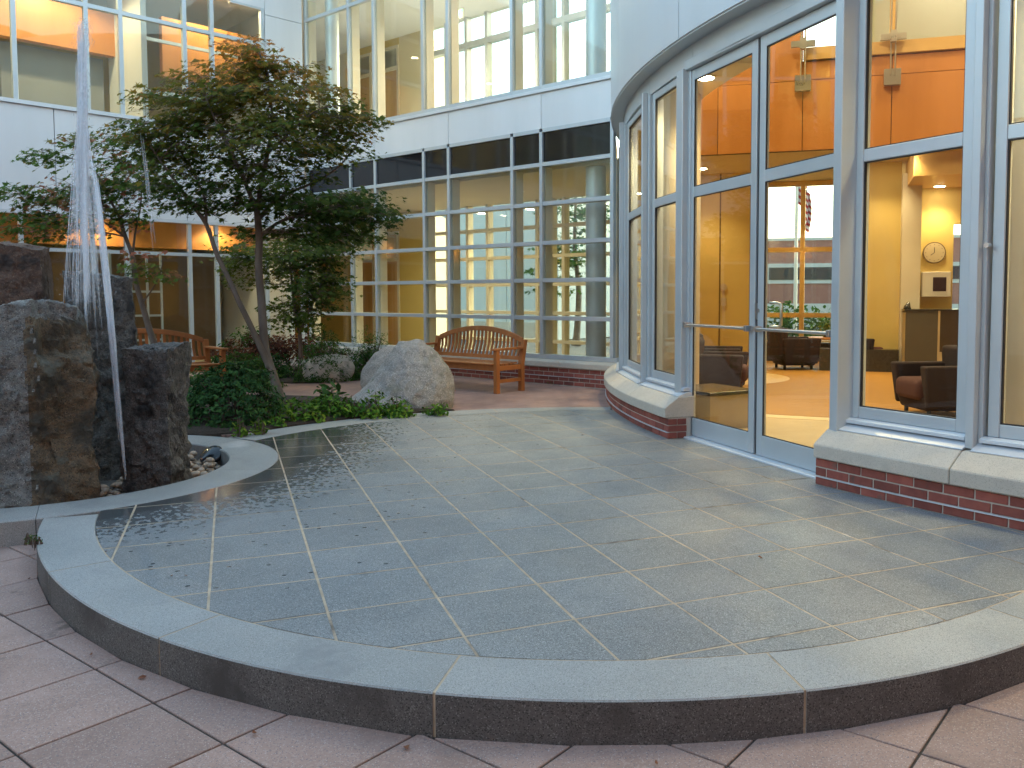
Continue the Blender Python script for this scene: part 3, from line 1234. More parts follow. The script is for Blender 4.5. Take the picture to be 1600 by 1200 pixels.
# mullions between the bays, standing proud
MULL = [(148.6, 150.8), (158.7, 159.9), (167.9, 168.85), (193.7, 194.4), (200.25, 201.15), (207.05, 207.95), (214.05, 214.95)]
for a0, a1 in MULL:
    w = min(a1 - a0, 0.42 if a0 > 190 else 5)
    mid = (a0 + a1) / 2
    part('mullion', chord(MB(), mid - (a1 - a0) / 2 + 0.03, mid + (a1 - a0) / 2 - 0.03, 9.93, 10.10, 0.42, ZH1), ALU, lob, bevel=0.004)
    part('mullion_cap', chord(MB(), mid - 0.16, mid + 0.16, 10.1, 10.16, 0.42, ZH1 + 0.03), ALU, lob, bevel=0.004)
# little round lock buttons on the window stiles
for a in (188.2, 194.42):
    p = pol(10.10, a)
    q = pol(10.135, a)
    part('lock_button', MB().tube([(*p, 1.72), (*q, 1.72)], 0.018, 12), STEEL, lob)
# left pier cladding
for z0, z1 in ((0.43, 2.36), (2.366, ZS)):
    part('pier_panel', ringseg(MB(), 10.0, 10.13, 146, 148.5, z0, z1), DRUMP, lob)
# header band, soffit, fascia panels
for a0, a1 in ((144, 160), (160.05, 168.4), (168.45, 175.6), (175.65, 188.0), (188.05, 194.0), (194.05, 200.7), (200.75, 226)):
    part('header_panel', ringseg(MB(), 9.98, 10.075, a0, a1, ZH1 + 0.004, ZS - 0.03), ALU, lob)
part('soffit', ringseg(MB(), 9.95, 10.235, 140, 226, ZS - 0.03, ZS + 0.01), ALU, lob)
fz = [ZS - 0.012, 6.2, 8.6]
fas = [138, 146, 154, 163, 175.9, 188.5, 201, 213, 226]
for z0, z1 in zip(fz[:-1], fz[1:]):
    for a0, a1 in zip(fas[:-1], fas[1:]):
        solid('fascia_panel', arc_solid([(10.15, z0), (10.25, z0), (10.25, z1 - 0.008), (10.15, z1 - 0.008)], a0 + 0.03, a1 - 0.03, 1.2), DRUMP, lob)
part('fascia_backing', ringseg(MB(), 10.05, 10.15, 138, 226, ZS + 0.012, 8.6), DARKG, lob)

# double door on the flat chord x = 2.88
DX = 2.88


def leaf(y0, y1, hinge_hi, name):
    """glass door leaf between y0 and y1 on the chord"""
    d = MB()
    s = 0.085
    d.box(DX - 0.022, DX + 0.022, y0, y0 + s, 0.022, 3.60)
    d.box(DX - 0.022, DX + 0.022, y1 - s, y1, 0.022, 3.60)
    for z0, z1 in ((0.022, 0.20), (ZT0 - 0.005, ZT1 + 0.005), (3.50, 3.60)):
        d.box(DX - 0.0215, DX + 0.0215, y0 + s, y1 - s, z0, z1)
    o = part('door_leaf', d, ALU, lob, bevel=0.004)
    for z0, z1 in ((0.20, ZT0 - 0.005), (ZT1 + 0.005, 3.50)):
        part('pane', MB().box(DX - 0.005, DX + 0.005, y0 + s, y1 - s, z0, z1), GLASS_D, o)
        gk = MB()
        x0, x1 = DX - 0.018, DX - 0.0055
        gk.box(x0, x1, y0 + s, y0 + s + 0.008, z0, z1).box(x0, x1, y1 - s - 0.008, y1 - s, z0, z1)
        gk.box(x0, x1, y0 + s + 0.008, y1 - s - 0.008, z0, z0 + 0.008).box(x0, x1, y0 + s + 0.008, y1 - s - 0.008, z1 - 0.008, z1)
        part('gasket', gk, DARKG, o)
    bar = MB().tube([(DX - 0.075, y0 + 0.05, 1.12), (DX - 0.075, y1 - 0.05, 1.12)], 0.014, 12)
    for yy in (y0 + 0.05, y1 - 0.05):
        bar.box(DX - 0.095, DX - 0.021, yy - 0.018, yy + 0.018, 1.095, 1.145)
    part('push_bar', bar, STEEL, o, bevel=0.002)
    return o


dl = leaf(3.374, 4.532, True, 'left')
dr_ = leaf(2.262, 3.334, False, 'right')
lockp = MB().box(DX - 0.024, DX - 0.005, 3.338, 3.370, 1.20, 1.34)
part('lock_plate', lockp, STEEL, dl)
part('lock_cylinder', MB().tube([(DX - 0.03, 3.315, 1.28), (DX - 0.012, 3.315, 1.28)], 0.018, 12), STEEL, dr_)
hb = [(DX + 0.03, 3.23, 1.14), (DX + 0.09, 3.20, 1.14), (DX + 0.10, 3.16, 1.15), (DX + 0.10, 3.16, 1.33), (DX + 0.09, 3.2, 1.345), (DX + 0.03, 3.23, 1.345)]
part('pull_handle', MB().tube(hb, 0.013, 10), STEEL, dr_, smooth='all')
part('astragal', MB().box(DX - 0.004, DX + 0.018, 3.336, 3.372, 0.022, 3.6), DARKG, lob)
jm = MB().box(DX - 0.10, DX + 0.06, 4.536, 4.665, 0.0, 3.62)
part('door_jamb', jm, ALU, lob, bevel=0.005)
jm = MB().box(DX - 0.11, DX + 0.06, 2.17, 2.258, 0.0, 3.62)
part('door_jamb', jm, ALU, lob, bevel=0.005)
part('door_head', MB().box(DX - 0.075, DX + 0.06, 2.258, 4.536, 3.605, 3.70), ALU, lob, bevel=0.004)
part('threshold', MB().box(DX - 0.12, DX + 0.08, 2.30, 4.62, -0.01, 0.018), ALU_L, lob, bevel=0.006)

# ---- lobby interior: local frame, v away from the patio camera side, u to the right
V2 = (0.629, 0.7774)
U2 = (0.7774, -0.629)


def LB(u, v, z):
    return (CAM.x + U2[0] * u + V2[0] * v, CAM.y + U2[1] * u + V2[1] * v, z)


fl = [pol(9.97, a) for a in range(149, 229, 4)]
far = [LB(7.5, 19.4, 0)[:2], LB(-4.4, 19.4, 0)[:2]]
poly = [p for p in fl][::-1]
floor_poly = fl + [LB(8.5, 9, 0)[:2]] + far
floor_poly = clean(floor_poly)
if area(floor_poly) < 0:
    floor_poly.reverse()
solid('lobby_floor', MB().prism(floor_poly, -0.12, 0.006), TILEF, lob)
# wood floor beyond a curved pale border
ctr = LB(0.6, 17.5, 0)


def disc(r, z0, z1, n=64, a0=0, a1=360):
    return MB().prism([(ctr[0] + r * math.cos(rad(a0 + (a1 - a0) * k / n)), ctr[1] + r * math.sin(rad(a0 + (a1 - a0) * k / n))) for k in range(n)], z0, z1)


def in_lobby(r, z0, z1):
    q = [p for p in floor_poly]
    for k in range(72):
        a = rad(k * 5)
        nx, ny = math.cos(a), math.sin(a)
        q = clip(q, nx, ny, nx * ctr[0] + ny * ctr[1] + r)
    q = clean(q)
    return MB().prism(q if area(q) > 0 else q[::-1], z0, z1)


part('floor_border', in_lobby(7.7, 0.007, 0.010), M('pale_floor_border', (0.52, 0.42, 0.27), rough=0.7, spec=0.08), lob)
part('wood_floor', in_lobby(7.45, 0.0105, 0.014), WOODF, lob)
part('floor_inlay', MB().prism([(LB(-2.0, 14.6, 0)[0] + 1.35 * math.cos(rad(k * 10)), LB(-2.0, 14.6, 0)[1] + 1.35 * math.sin(rad(k * 10))) for k in range(36)], 0.0145, 0.017), M('light_floor_inlay', (0.52, 0.34, 0.13), rough=0.4), lob)


def lbox(u0, u1, v0, v1, z0, z1):
    return MB().box(u0, u1, v0, v1, z0, z1, LB)


ZC = 3.9
part('interior_wall', lbox(-2.75, -1.42, 17.5, 17.7, 0, ZC), YELLOW, lob)
part('interior_wall', lbox(-2.22, -2.19, 17.49, 17.5, 0.0, ZC), M('wall_joint', (0.16, 0.10, 0.03), rough=0.8), lob)
part('interior_wall', lbox(-1.57, -1.42, 17.7, 19.3, 0, ZC), YELLOW, lob)
part('interior_wall', lbox(-3.98, -2.95, 16.4, 16.6, 0, ZC), YELLOW, lob)
part('interior_wall', lbox(-2.95, -2.75, 16.4, 17.7, 0, ZC), TRIMW, lob)
q0 = pol(9.98, 148.7)
q1 = (q0[0] + 8.0 * 0.44, q0[1] + 8.0 * 0.898)
solid('side_wall', MB().prism([q0, q1, (q1[0] + 0.18, q1[1] - 0.09), (q0[0] + 0.18, q0[1] - 0.09)], 0, 8.6), YELLOW, lob)
part('side_wall', lbox(7.4, 7.6, 6, 19.3, 0, 8.6), YELLOW, lob)
part('interior_wall', lbox(0.5, 1.22, 16.9, 17.1, 0, ZC), YELLOW, lob)
part('interior_wall', lbox(0.5, 0.62, 17.1, 19.3, 0, ZC), YELLOW, lob)
part('wall_pilaster', lbox(1.22, 1.55, 16.6, 17.1, 0, ZC - 0.25), CREAM, lob)
part('interior_wall', lbox(1.55, 2.16, 17.1, 17.3, 0, ZC), YELLOW, lob)
part('interior_wall', lbox(2.34, 7.4, 17.1, 17.3, 0, ZC), YELLOW, lob)
part('interior_wall', lbox(2.16, 2.34, 17.1, 17.3, 2.75, ZC), YELLOW, lob)
part('side_light', lbox(2.16, 2.34, 17.18, 17.2, 0.0, 2.75), GLASS, lob)
part('ceiling_box', lbox(1.3, 4.2, 15.3, 17.1, 3.42, 3.88), TRIMW, lob)
part('low_plinth', lbox(-0.2, 1.2, 16.5, 16.9, 0.0, 0.42), DGRAN, lob)
# low ceiling behind the bulkhead, roof above
part('ceiling', lbox(-3.75, 7.6, 15.06, 19.5, ZC, ZC + 0.2), CEIL, lob)
part('low_roof', lbox(-3.75, 7.6, 15.12, 19.5, 5.1, 5.25), CONC, lob)
# bulkhead of veneer panels with dark joints; taller to the left of a tall window
us = [-3.7, -3.1, -1.95, -0.52, 0.9, 2.35, 3.8, 5.3, 7.4]
for a, b in zip(us[:-1], us[1:]):
    zz = [ZC - 0.02, 5.05, 5.36] if b > -0.4 else [ZC - 0.02, 5.05, 6.4, 7.4, 8.44]
    for z0, z1 in zip(zz[:-1], zz[1:]):
        part('bulkhead_panel', lbox(a + 0.006, b - 0.006, 15.0, 15.05, z0 + 0.005, z1 - 0.005), ORANGE, lob)
part('bulkhead_core', lbox(-3.7, 7.4, 15.052, 15.11, ZC - 0.02, 5.38), DARKG, lob)
part('bulkhead_core', lbox(-3.7, -0.53, 15.052, 15.11, 5.38, 8.44), DARKG, lob)
part('bulkhead_rail', lbox(-0.52, 7.4, 14.95, 15.12, 5.38, 5.58), TRIMW, lob)
for a, b in zip(us[3:-1], us[4:]):
    part('clerestory_pane', lbox(a + 0.05, b - 0.05, 15.03, 15.05, 5.59, 8.4), GLASS, lob)
    part('clerestory_post', lbox(b - 0.05, b + 0.05, 15.0, 15.1, 5.59, 8.4), TRIMW, lob)
# upper room behind the clerestory: pale wall, open to the sky only left of it
IVORY = M('ivory_room_wall', (0.62, 0.58, 0.46), (0.66, 0.62, 0.5), 1.5, 0.7)
part('upper_room_wall', lbox(0.62, 7.5, 17.4, 17.6, 5.26, 8.44), IVORY, lob)
part('upper_room_wall', lbox(0.5, 0.62, 15.13, 17.6, 5.26, 8.44), IVORY, lob)
part('upper_room_ceiling', lbox(0.5, 7.5, 15.13, 17.6, 8.45, 8.6), CEILW, lob)
# steel rods and clamps in front of the clerestory
for u in (-0.52, 0.9, 2.35, 3.8):
    r_ = MB()
    for du in (-0.035, 0.035):
        r_.tube([LB(u + du, 14.86, 5.0), LB(u + du, 14.86, 8.4)], 0.013, 8)
    ro = part('tension_rod', r_, STEEL, lob)
    cl = MB()
    for z in (5.62, 7.2):
        cl.box(u - 0.2, u + 0.2, 14.84, 14.9, z - 0.05, z + 0.05, LB)
        cl.box(u - 0.05, u + 0.05, 14.80, 14.9, z - 0.09, z + 0.09, LB)
    part('clamp', cl, STEEL, ro)
    part('anchor_plate', lbox(u - 0.13, u + 0.13, 14.9, 14.995, 4.86, 5.12), STEEL, ro)
rf = fl + [LB(8.5, 9, 0)[:2], LB(7.6, 15.3, 0)[:2], LB(-3.8, 15.3, 0)[:2]]
rf = clean(rf)
if area(rf) < 0:
    rf.reverse()
solid('roof', MB().prism(rf, 8.45, 8.7), CEILW, lob)
# far window wall with maple mullions
fw = MB()
for u in (-1.42, -0.62, 0.08, 0.46):
    fw.box(u - 0.05, u + 0.05, 19.0, 19.12, 0, ZC, LB)
for z in (0.40, 1.0, 2.42, 3.84):
    fw.box(-1.42, 0.5, 19.005, 19.115, z - 0.05, z + 0.05, LB)
wn = part('rear_window', fw, TRIMW, lob)
part('pane', lbox(-1.4, 0.5, 19.05, 19.06, 0.4, ZC), GLASS, wn)
part('window_bench', lbox(-1.42, 0.5, 18.7, 19.0, 0, 0.42), DGRAN, lob)
for a0, a1 in ((156, 174.8), (194.6, 222)):
    part('inner_soffit', ringseg(MB(), 9.3, 9.9, a0, a1, 3.74, 3.80), CEIL, lob)
# interior round columns lit from above
for u_, (cx, cy), mt in ((0, (3.57, 5.98), COLT), (1, (3.68, 1.32), COLT), (2, (3.3, 0.1), COLT)):
    if u_ == 2:
        continue
    part('round_column', MB().cyl(cx, cy, 0, 8.4, 0.235, 40), mt, lob, smooth=True)

# ------------------------------------------------------------------ glass wing (two storeys)
wing = thing('glass_wing', 'two-storey wing with a gridded glass curtain wall and white metal band', 'building', (3.0, 10.7, 0))


def wbox(s0, s1, t0, t1, z0, z1):
    return MB().box(s0, s1, t0, t1, z0, z1, WG)


WS = [-13.80, -12.33, -11.55, -10.14, -9.475, -7.93, -7.285, -5.86]
ZR = [0.42, 1.054, 1.662, 2.262, 2.89, 3.516, 4.054]
hw = 0.032
WEND = -5.75
# base: bricks, flashing, limestone
part('mortar_core', wbox(WS[0], WEND, -0.094, 0.1, -0.05, 0.275), MORTAR, wing)
rzw = math.atan2(EW[1], EW[0])
for course in range(4):
    k = 0
    while True:
        s = -5.4 - (bw + bj) * (k + (0.5 if course % 2 else 0))
        if s < -10.9:
            break
        o = bpy.data.objects.new('brick', random.choice(bme))
        COL.objects.link(o)
        o.parent = wing
        p = WG(s, -0.10 + random.uniform(-0.001, 0.001), 0.002 + course * (bh + bj))
        o.location = Vector(p) - WL[wing.name]
        # brick front is +y in its own mesh: turn it to face the court
        o.rotation_euler = (0, 0, rzw + PI)
        k += 1
part('base_flashing', wbox(WS[0], WEND, -0.115, -0.08, 0.127, 0.134), ALU_L, wing)
s = WS[0]
sj = [WS[0], -12.2, -10.4, -8.6, -6.85, WEND]
for a, b in zip(sj[:-1], sj[1:]):
    mb = MB()
    pr = [(-0.14, 0.277), (-0.14, 0.355), (-0.125, 0.375), (-0.03, 0.40), (0.06, 0.40), (0.06, 0.277)]
    vs = [WG(a + 0.003, t, z) for t, z in pr] + [WG(b - 0.003, t, z) for t, z in pr]
    k = len(pr)
    fs = [(i, (i + 1) % k, k + (i + 1) % k, k + i) for i in range(k)] + [tuple(range(k - 1, -1, -1)), tuple(range(k, 2 * k))]
    solid('sill_stone', mb.add(vs, fs), LIME, wing, bevel=0.006)
part('sill_rail', wbox(WS[0], WEND, -0.045, 0.08, 0.402, 0.47), ALU, wing)
for s in WS:
    part('mullion', wbox(s - hw, s + hw, -0.05, 0.02, 0.47, 4.03), ALU, wing, bevel=0.003)
    part('inner_mullion', wbox(s - hw, s + hw + 0.01, 0.022, 0.19, 0.47, 3.48), CREAM, wing)
for z in ZR[1:]:
    for a, b in zip(WS[:-1], WS[1:]):
        part('transom', wbox(a + hw, b - hw, -0.045, 0.02, z - hw, z + hw), ALU, wing, bevel=0.003)
        if z < 3.4:
            part('inner_transom', wbox(a + hw + 0.01, b - hw, 0.022, 0.13, z - hw, z + hw), CREAM, wing)
for a, b in zip(WS[:-1], WS[1:]):
    for z0, z1 in zip(ZR[:-1], ZR[1:]):
        if z1 > 4:
            part('spandrel_pane', wbox(a + hw, b - hw, -0.012, 0.01, z0 + hw, z1 - hw), SPAND, wing)
        else:
            part('pane', wbox(a + hw, b - hw, -0.008, 0.004, z0 + hw, z1 - hw), GLASS, wing)
# white band
bj_ = [WS[0], -11.55, -9.475, -7.285, WEND]
for a, b in zip(bj_[:-1], bj_[1:]):
    part('band_panel', wbox(a + 0.005, b - 0.005, -0.035, 0.03, 4.088, 4.645), PANEL, wing)
part('band_backing', wbox(WS[0], WEND, 0.03, 0.06, 4.03, 4.7), DARKG, wing)
part('band_sill', wbox(WS[0], WEND, -0.075, 0.09, 4.648, 4.70), ALU_L, wing, bevel=0.004)
# upper storey glazing
ZU = 8.3
for s in WS:
    part('mullion', wbox(s - hw, s + hw, -0.05, 0.02, 4.70, ZU), ALU, wing, bevel=0.003)
    part('inner_mullion', wbox(s - hw, s + hw + 0.01, 0.022, 0.20, 4.70, 7.5), CREAM, wing)
for a, b in zip(WS[:-1], WS[1:]):
    for z in (4.735, 7.08):
        if z < 5 or a < -11.6:
            part('transom', wbox(a + hw, b - hw, -0.045, 0.02, z - hw, z + hw), ALU, wing)
    part('pane', wbox(a + hw, b - hw, -0.008, 0.004, 4.77, ZU), GLASS, wing)
part('roof_band', wbox(WS[0], WEND, -0.06, 0.1, ZU, 9.2), PANEL, wing)
# floors, ceilings
WT = 3.2
KE = -0.71             # the corridor narrows along the lobby's wall


def wslab(t0, t1, z0, z1, s0=-20, s1=None):
    e = -5.9 if s1 is None else s1
    q = [WG(s0, t0, 0)[:2], WG(e + KE * t0, t0, 0)[:2], WG(e + KE * t1, t1, 0)[:2], WG(s0, t1, 0)[:2]]
    if area(q) < 0:
        q.reverse()
    return MB().prism(q, z0, z1)


part('lower_floor', wslab(0.09, WT + 0.2, -0.1, 0.005), M('corridor_floor', (0.42, 0.34, 0.2), rough=0.4), wing)
part('lower_ceiling', wslab(0.21, WT + 0.2, 3.46, 3.52), CEIL, wing)
part('floor_slab', wslab(0.07, WT + 0.2, 3.53, 4.32), CEILW, wing)
part('upper_ceiling', wslab(0.21, WT + 0.2, 7.7, 7.8), CEILW, wing)
part('roof_slab', wslab(0.1, WT + 0.3, 8.4, 9.1), CONC, wing)
# rear wall: doors on the left, window wall on the right
SPL = -11.05            # where the solid rear wall ends (as seen beyond the mullion at -10.14)


def far_s(x, WT=WT):
    """s on the plane WT behind the facade that survey column x marks"""
    v = _f + _r * ((x - PPX) / FPX)
    t = (OW + WT - (CAM.x * NW[0] + CAM.y * NW[1])) / (v.x * NW[0] + v.y * NW[1])
    p = CAM + v * t
    return p.x * EW[0] + p.y * EW[1]


SPL = far_s(668)
RZ = {0: (0, 3.46), 1: (4.32, 7.7)}
for lev in (0, 1):
    zb, zt = RZ[lev]
    doors = [(far_s(556) - 0.02, far_s(587)), (far_s(599), far_s(626))] if lev == 0 else [(far_s(561), far_s(587)), (far_s(599), far_s(629))]
    edges = [-20.0] + [e for d in doors for e in d] + [SPL]
    for a, b in zip(edges[0::2], edges[1::2]):
        part('corridor_wall', wbox(a, b, WT, WT + 0.12, zb, zt), YELLOW if lev == 0 else M('ivory_wall_paint', (0.62, 0.55, 0.38), rough=0.7), wing)
    for a, b in doors:
        dh, th = (2.28, 3.02) if lev == 0 else (zb + 2.62, zb + 3.2)
        part('corridor_wall', wbox(a, b, WT, WT + 0.12, th, zt), YELLOW, wing)
        fr = MB()
        fr.box(a, a + 0.07, WT - 0.03, WT + 0.1, zb, th, WG).box(b - 0.07, b, WT - 0.03, WT + 0.1, zb, th, WG)
        fr.box(a + 0.07, b - 0.07, WT - 0.03, WT + 0.1, dh, dh + 0.08, WG).box(a + 0.07, b - 0.07, WT - 0.03, WT + 0.1, th - 0.07, th, WG)
        dd = part('corridor_door', fr, CREAM, wing)
        part('door_panel', wbox(a + 0.07, b - 0.07, WT + 0.02, WT + 0.06, zb, dh), DOORW, dd)
        part('transom_light', wbox(a + 0.07, b - 0.07, WT + 0.03, WT + 0.04, dh + 0.08, th - 0.07), GLASS, dd)
    sp0 = SPL + 0.78 * WT
    KE = -0.78
    part('room_wall', wslab(WT + 2.2, WT + 2.3, zb, zt, s1=sp0), ORANGE, wing)
    part('room_ceiling', wslab(WT + 0.121, WT + 2.3, zt, zt + 0.05, s1=sp0), CEIL, wing)
    part('room_floor', wslab(WT + 0.121, WT + 2.3, zb - 0.05, zb, s1=sp0), CASEB, wing)
    q = [WG(SPL, WT, 0)[:2], WG(SPL + 0.1, WT, 0)[:2], WG(SPL + 0.1 + KE * 2.3, WT + 2.3, 0)[:2], WG(SPL + KE * 2.3, WT + 2.3, 0)[:2]]
    if area(q) < 0:
        q.reverse()
    part('end_wall', MB().prism(q, zb, zt), CREAM, wing)
    KE = -0.71
    # window wall
    cols = [700, 731, 762, 801, 839, 861, 880, 921]
    rails = [0.45, 1.054, 1.662, 2.262, 2.89] if lev == 0 else [4.7, 7.08]
    fs_ = [far_s(x) for x in cols]
    mb = MB()
    for s in fs_:
        mb.box(s - 0.04, s + 0.04, WT, WT + 0.16, zb, zt, WG)
    for z in rails:
        mb.box(SPL + 0.13, far_s(952), WT + 0.002, WT + 0.158, z - (0.035 if lev == 0 else 0.06), z + (0.035 if lev == 0 else 0.06), WG)
    rw = part('rear_window_frame', mb, CREAM if lev == 0 else COLP, wing)
    part('pane', wbox(SPL + 0.13, far_s(952), WT + 0.07, WT + 0.08, zb, zt), GLASS, rw)
    # round columns just inside the glass
    for xpx in ((931,) if lev == 0 else (931, 527)):
        tc_ = 0.46
        c = Vector(WG(far_s(xpx, tc_), tc_, 0))
        part('round_column', MB().cyl(c.x, c.y, zb, zt, 0.165 if xpx > 900 else 0.14, 32), COLP, wing, smooth=True)
part('room_partition', wbox(-18.6, -18.4, 0.2, WT, 0, 3.46), ORANGE, wing)
part('room_partition', wbox(-19.0, -18.8, 0.2, WT, 4.32, 7.7), YELLOW, wing)

# ------------------------------------------------------------------ left building facade
lb = thing('left_building', 'white metal-panelled building with upper windows behind the maple', 'building', (-3, 14.4, 0))


def fbox(s0, s1, t0, t1, z0, z1):
    return MB().box(s0, s1, t0, t1, z0, z1, LF)


L0, LE = -7.0, 6.50
LS = [-6.4, -5.9, -4.8, -4.25, -3.2, -2.65, -1.6, -1.05, 0.0, 0.42, 1.42, 2.488, 3.04, 4.144, 4.653, 5.66]
# middle band
pj = [L0, -4.25, -2.0, 0.42, 1.95, 4.1, LE]
for a, b in zip(pj[:-1], pj[1:]):
    part('band_panel', fbox(a + 0.006, b - 0.006, -0.05, 0.03, 2.83, 4.56), PANEL, lb)
part('band_backing', fbox(L0, LE, 0.03, 0.08, 2.81, 4.6), DARKG, lb)
part('band_trim', fbox(L0, LE, -0.07, 0.08, 2.775, 2.825), ALU_L, lb)
part('band_sill', fbox(L0, 5.70, -0.09, 0.1, 4.565, 4.63), ALU_L, lb)
for z0, z1 in ((4.566, 7.0), (7.01, 8.2)):
    part('corner_panel', fbox(5.705, LE, -0.05, 0.03, z0, z1), PANEL, lb)
part('top_panel', fbox(5.0, 5.70, -0.048, 0.03, 7.12, 8.2), PANEL, lb)
part('top_band', fbox(L0, LE, -0.06, 0.2, 8.2, 9.2), PANEL, lb)
part('upper_corner_backing', fbox(5.7, LE, 0.031, 0.1, 4.6, 8.2), DARKG, lb)
for s in LS:
    zt = 8.2
    part('mullion', fbox(s - 0.035, s + 0.035, -0.05, 0.05, 4.63, zt if s < 5.5 else 7.12), ALU, lb, bevel=0.003)
    part('mullion', fbox(s - 0.032, s + 0.032, -0.04, 0.05, 0.1, 2.775), ALU, lb, bevel=0.003)
part('mullion', fbox(6.40, LE, -0.04, 0.05, 0.1, 2.775), ALU, lb)
LS2 = LS + [6.45]
for a, b in zip(LS2[:-1], LS2[1:]):
    if b < 6:
        part('transom', fbox(a + 0.035, b - 0.035, -0.045, 0.045, 6.375, 6.445), ALU, lb)
        part('pane', fbox(a + 0.035, b - 0.035, -0.006, 0.006, 4.63, 6.375), GLASS, lb)
        part('pane', fbox(a + 0.035, b - 0.035, -0.006, 0.006, 6.445, 8.2 if b < 5.5 else 7.08), GLASS, lb)
    part('transom', fbox(a + 0.032, b - 0.032, -0.035, 0.045, 2.165, 2.225), ALU, lb)
    part('pane', fbox(a + 0.032, b - 0.032, -0.006, 0.006, 0.13, 2.165), GLASS, lb)
    part('pane', fbox(a + 0.032, b - 0.032, -0.006, 0.006, 2.225, 2.775), GLASS, lb)
part('window_head', fbox(5.02, 5.7, -0.045, 0.045, 7.08, 7.12), ALU, lb)
gpz = MB()
for z in (0.55, 1.03, 1.5):
    gpz.box(3.12, 4.08, 1.2, 1.24, z - 0.02, z + 0.02, LF)
for s_ in (3.14, 3.5, 3.8, 4.06):
    gpz.box(s_ - 0.02, s_ + 0.02, 1.205, 1.235, 0, 2.3, LF)
part('mirrored_grid_frame', gpz, ALU, lb)  # frame stands in for the wing's grid reflected in this glass
part('base_wall', fbox(L0, LE, -0.06, 0.1, -0.05, 0.13), LIME, lb)
# interior of the left building
part('lower_floor', fbox(L0, 6.4, 0.08, 5.0, -0.06, 0.01), CASEB, lb)
part('floor_slab', fbox(L0, 6.4, 0.09, 5.0, 2.95, 4.3), CEILW, lb)
part('upper_ceiling', fbox(L0, 6.4, 0.25, 5.0, 7.5, 7.6), CEILW, lb)
part('roof_slab', fbox(L0, 6.4, 0.2, 5.0, 8.3, 9.1), CONC, lb)
part('rear_wall', fbox(L0, 6.4, 5.0, 5.15, 0, 9.1), YELLOW, lb)
part('end_wall', fbox(L0 - 0.15, L0, 0, 5.15, 0, 9.1), PANEL, lb)
part('end_wall', fbox(6.3, 6.4, 0.3, 5.0, 0, 9.0), PANEL, lb)
DIM = M('dim_brown_partition', (0.16, 0.10, 0.05), (0.20, 0.13, 0.07), 2, 0.5)
# cherry panels stand in for the lobby's orange reflected in the glass; partitions behind
part('reflection_standin', fbox(L0, 6.2, 1.55, 1.7, 2.38, 2.94), ORANGE, lb)
part('partition', fbox(3.2, 6.2, 3.4, 3.5, 0, 2.37), DIM, lb)
part('partition', fbox(L0, 3.0, 3.2, 3.3, 0, 2.37), DIM, lb)
part('reflection_standin', fbox(1.1, 3.9, 2.0, 2.2, 6.15, 7.0), ORANGE, lb)
part('partition', fbox(1.75, 3.5, 2.4, 2.5, 4.3, 6.15), M('grey_partition', (0.22, 0.23, 0.225), rough=0.7), lb)
part('reflection_standin', fbox(4.2, 6.2, 1.2, 1.35, 5.75, 6.9), ORANGE, lb)
part('partition', fbox(3.6, 3.7, 0.6, 2.4, 4.3, 7.5), M('pale_partition', (0.5, 0.5, 0.48), rough=0.7), lb)
part('inner_rail', fbox(3.75, 6.2, 0.9, 0.95, 5.3, 5.38), ALU, lb)
part('inner_rail', fbox(3.75, 6.2, 0.9, 0.95, 6.3, 6.36), ALU, lb)
part('reflection_standin', fbox(L0, 0.9, 1.8, 1.9, 4.3, 7.5), YELLOW, lb)

# ------------------------------------------------------------------ the court's near side and what lies beyond
nb = thing('sky_blocking_building', 'unseen brick and panel building behind the viewer, sized to block low sky light', 'building', (0, -10, 0))
part('wall', MB().box(-22, 20, -13, -10, ZL - 0.1, 13.5), XBRICK, nb)  # unseen; raised and set close to cut low sky light on the kerb
wm = MB()
for k in range(9):
    for z in (0.9, 4.6, 8.3):
        wm.box(-20 + 4.2 * k, -17.4 + 4.2 * k, -10.02, -9.96, z, z + 2.0)
part('window', wm, XDARK, nb)
nb2 = thing('west_court_building', 'pale building along the open left side of the court', 'building', (-17, 0, 0))
part('wall', MB().box(-19, -16.6, -9.9, 6.5, ZL - 0.1, 6.0), CONC, nb2)
part('reflection_blocking_wall', MB().box(-19.2, -16.5, 6.5, 18, ZL - 0.1, 10.5), XBRICK, nb2)  # unseen raised end, added to keep sky out of the lobby window's reflection
part('parapet', MB().box(-19.2, -16.45, -9.95, 6.5, 6.0, 6.2), CONC, nb2)
wm = MB()
for k in range(5):
    for z in (0.9, 3.7):
        wm.box(-16.62, -16.55, -8 + 4.2 * k, -5.6 + 4.2 * k, z, z + 1.6)
part('window', wm, XDARK, nb2)


def LV(u, v, z):
    return LB(u, v, z)


xb = thing('far_brick_building', 'red brick building with a white window band seen through the lobby', 'building', LB(-3, 46, -0.1))
part('wall', MB().box(-16, 12, 46, 52, ZL, 4.35, LB), XBRICK, xb)
part('parapet', MB().box(-16.1, 12.1, 45.95, 52, 4.35, 4.5, LB), CONC, xb)
part('window_surround', MB().box(-16, 12, 45.94, 46, 2.1, 3.15, LB), CONC, xb)
for k in range(7):
    part('window', MB().box(-15.2 + 4 * k, -11.8 + 4 * k, 45.9, 45.98, 2.3, 2.95, LB), XDARK, xb)
part('base_band', MB().box(-16, 12, 45.94, 46, ZL, 1.05, LB), CONC, xb)
wb = thing('white_panel_building', 'pale panel-clad building beyond the wing corridor', 'building', WG(-10, 14, 0))
XE = far_s(872, 13)
PBL = M('pale_blue_panel', (0.44, 0.50, 0.52), rough=0.5)
for k in range(9):
    part('wall_panel', MB().box(XE - 2.6 * (k + 1) + 0.03, XE - 2.6 * k, 13, 17, ZL, 5.4, WG), PBL, wb)
part('wall_base', MB().box(XE - 23.4, XE, 12.9, 13, ZL, 0.45, WG), LIME, wb)

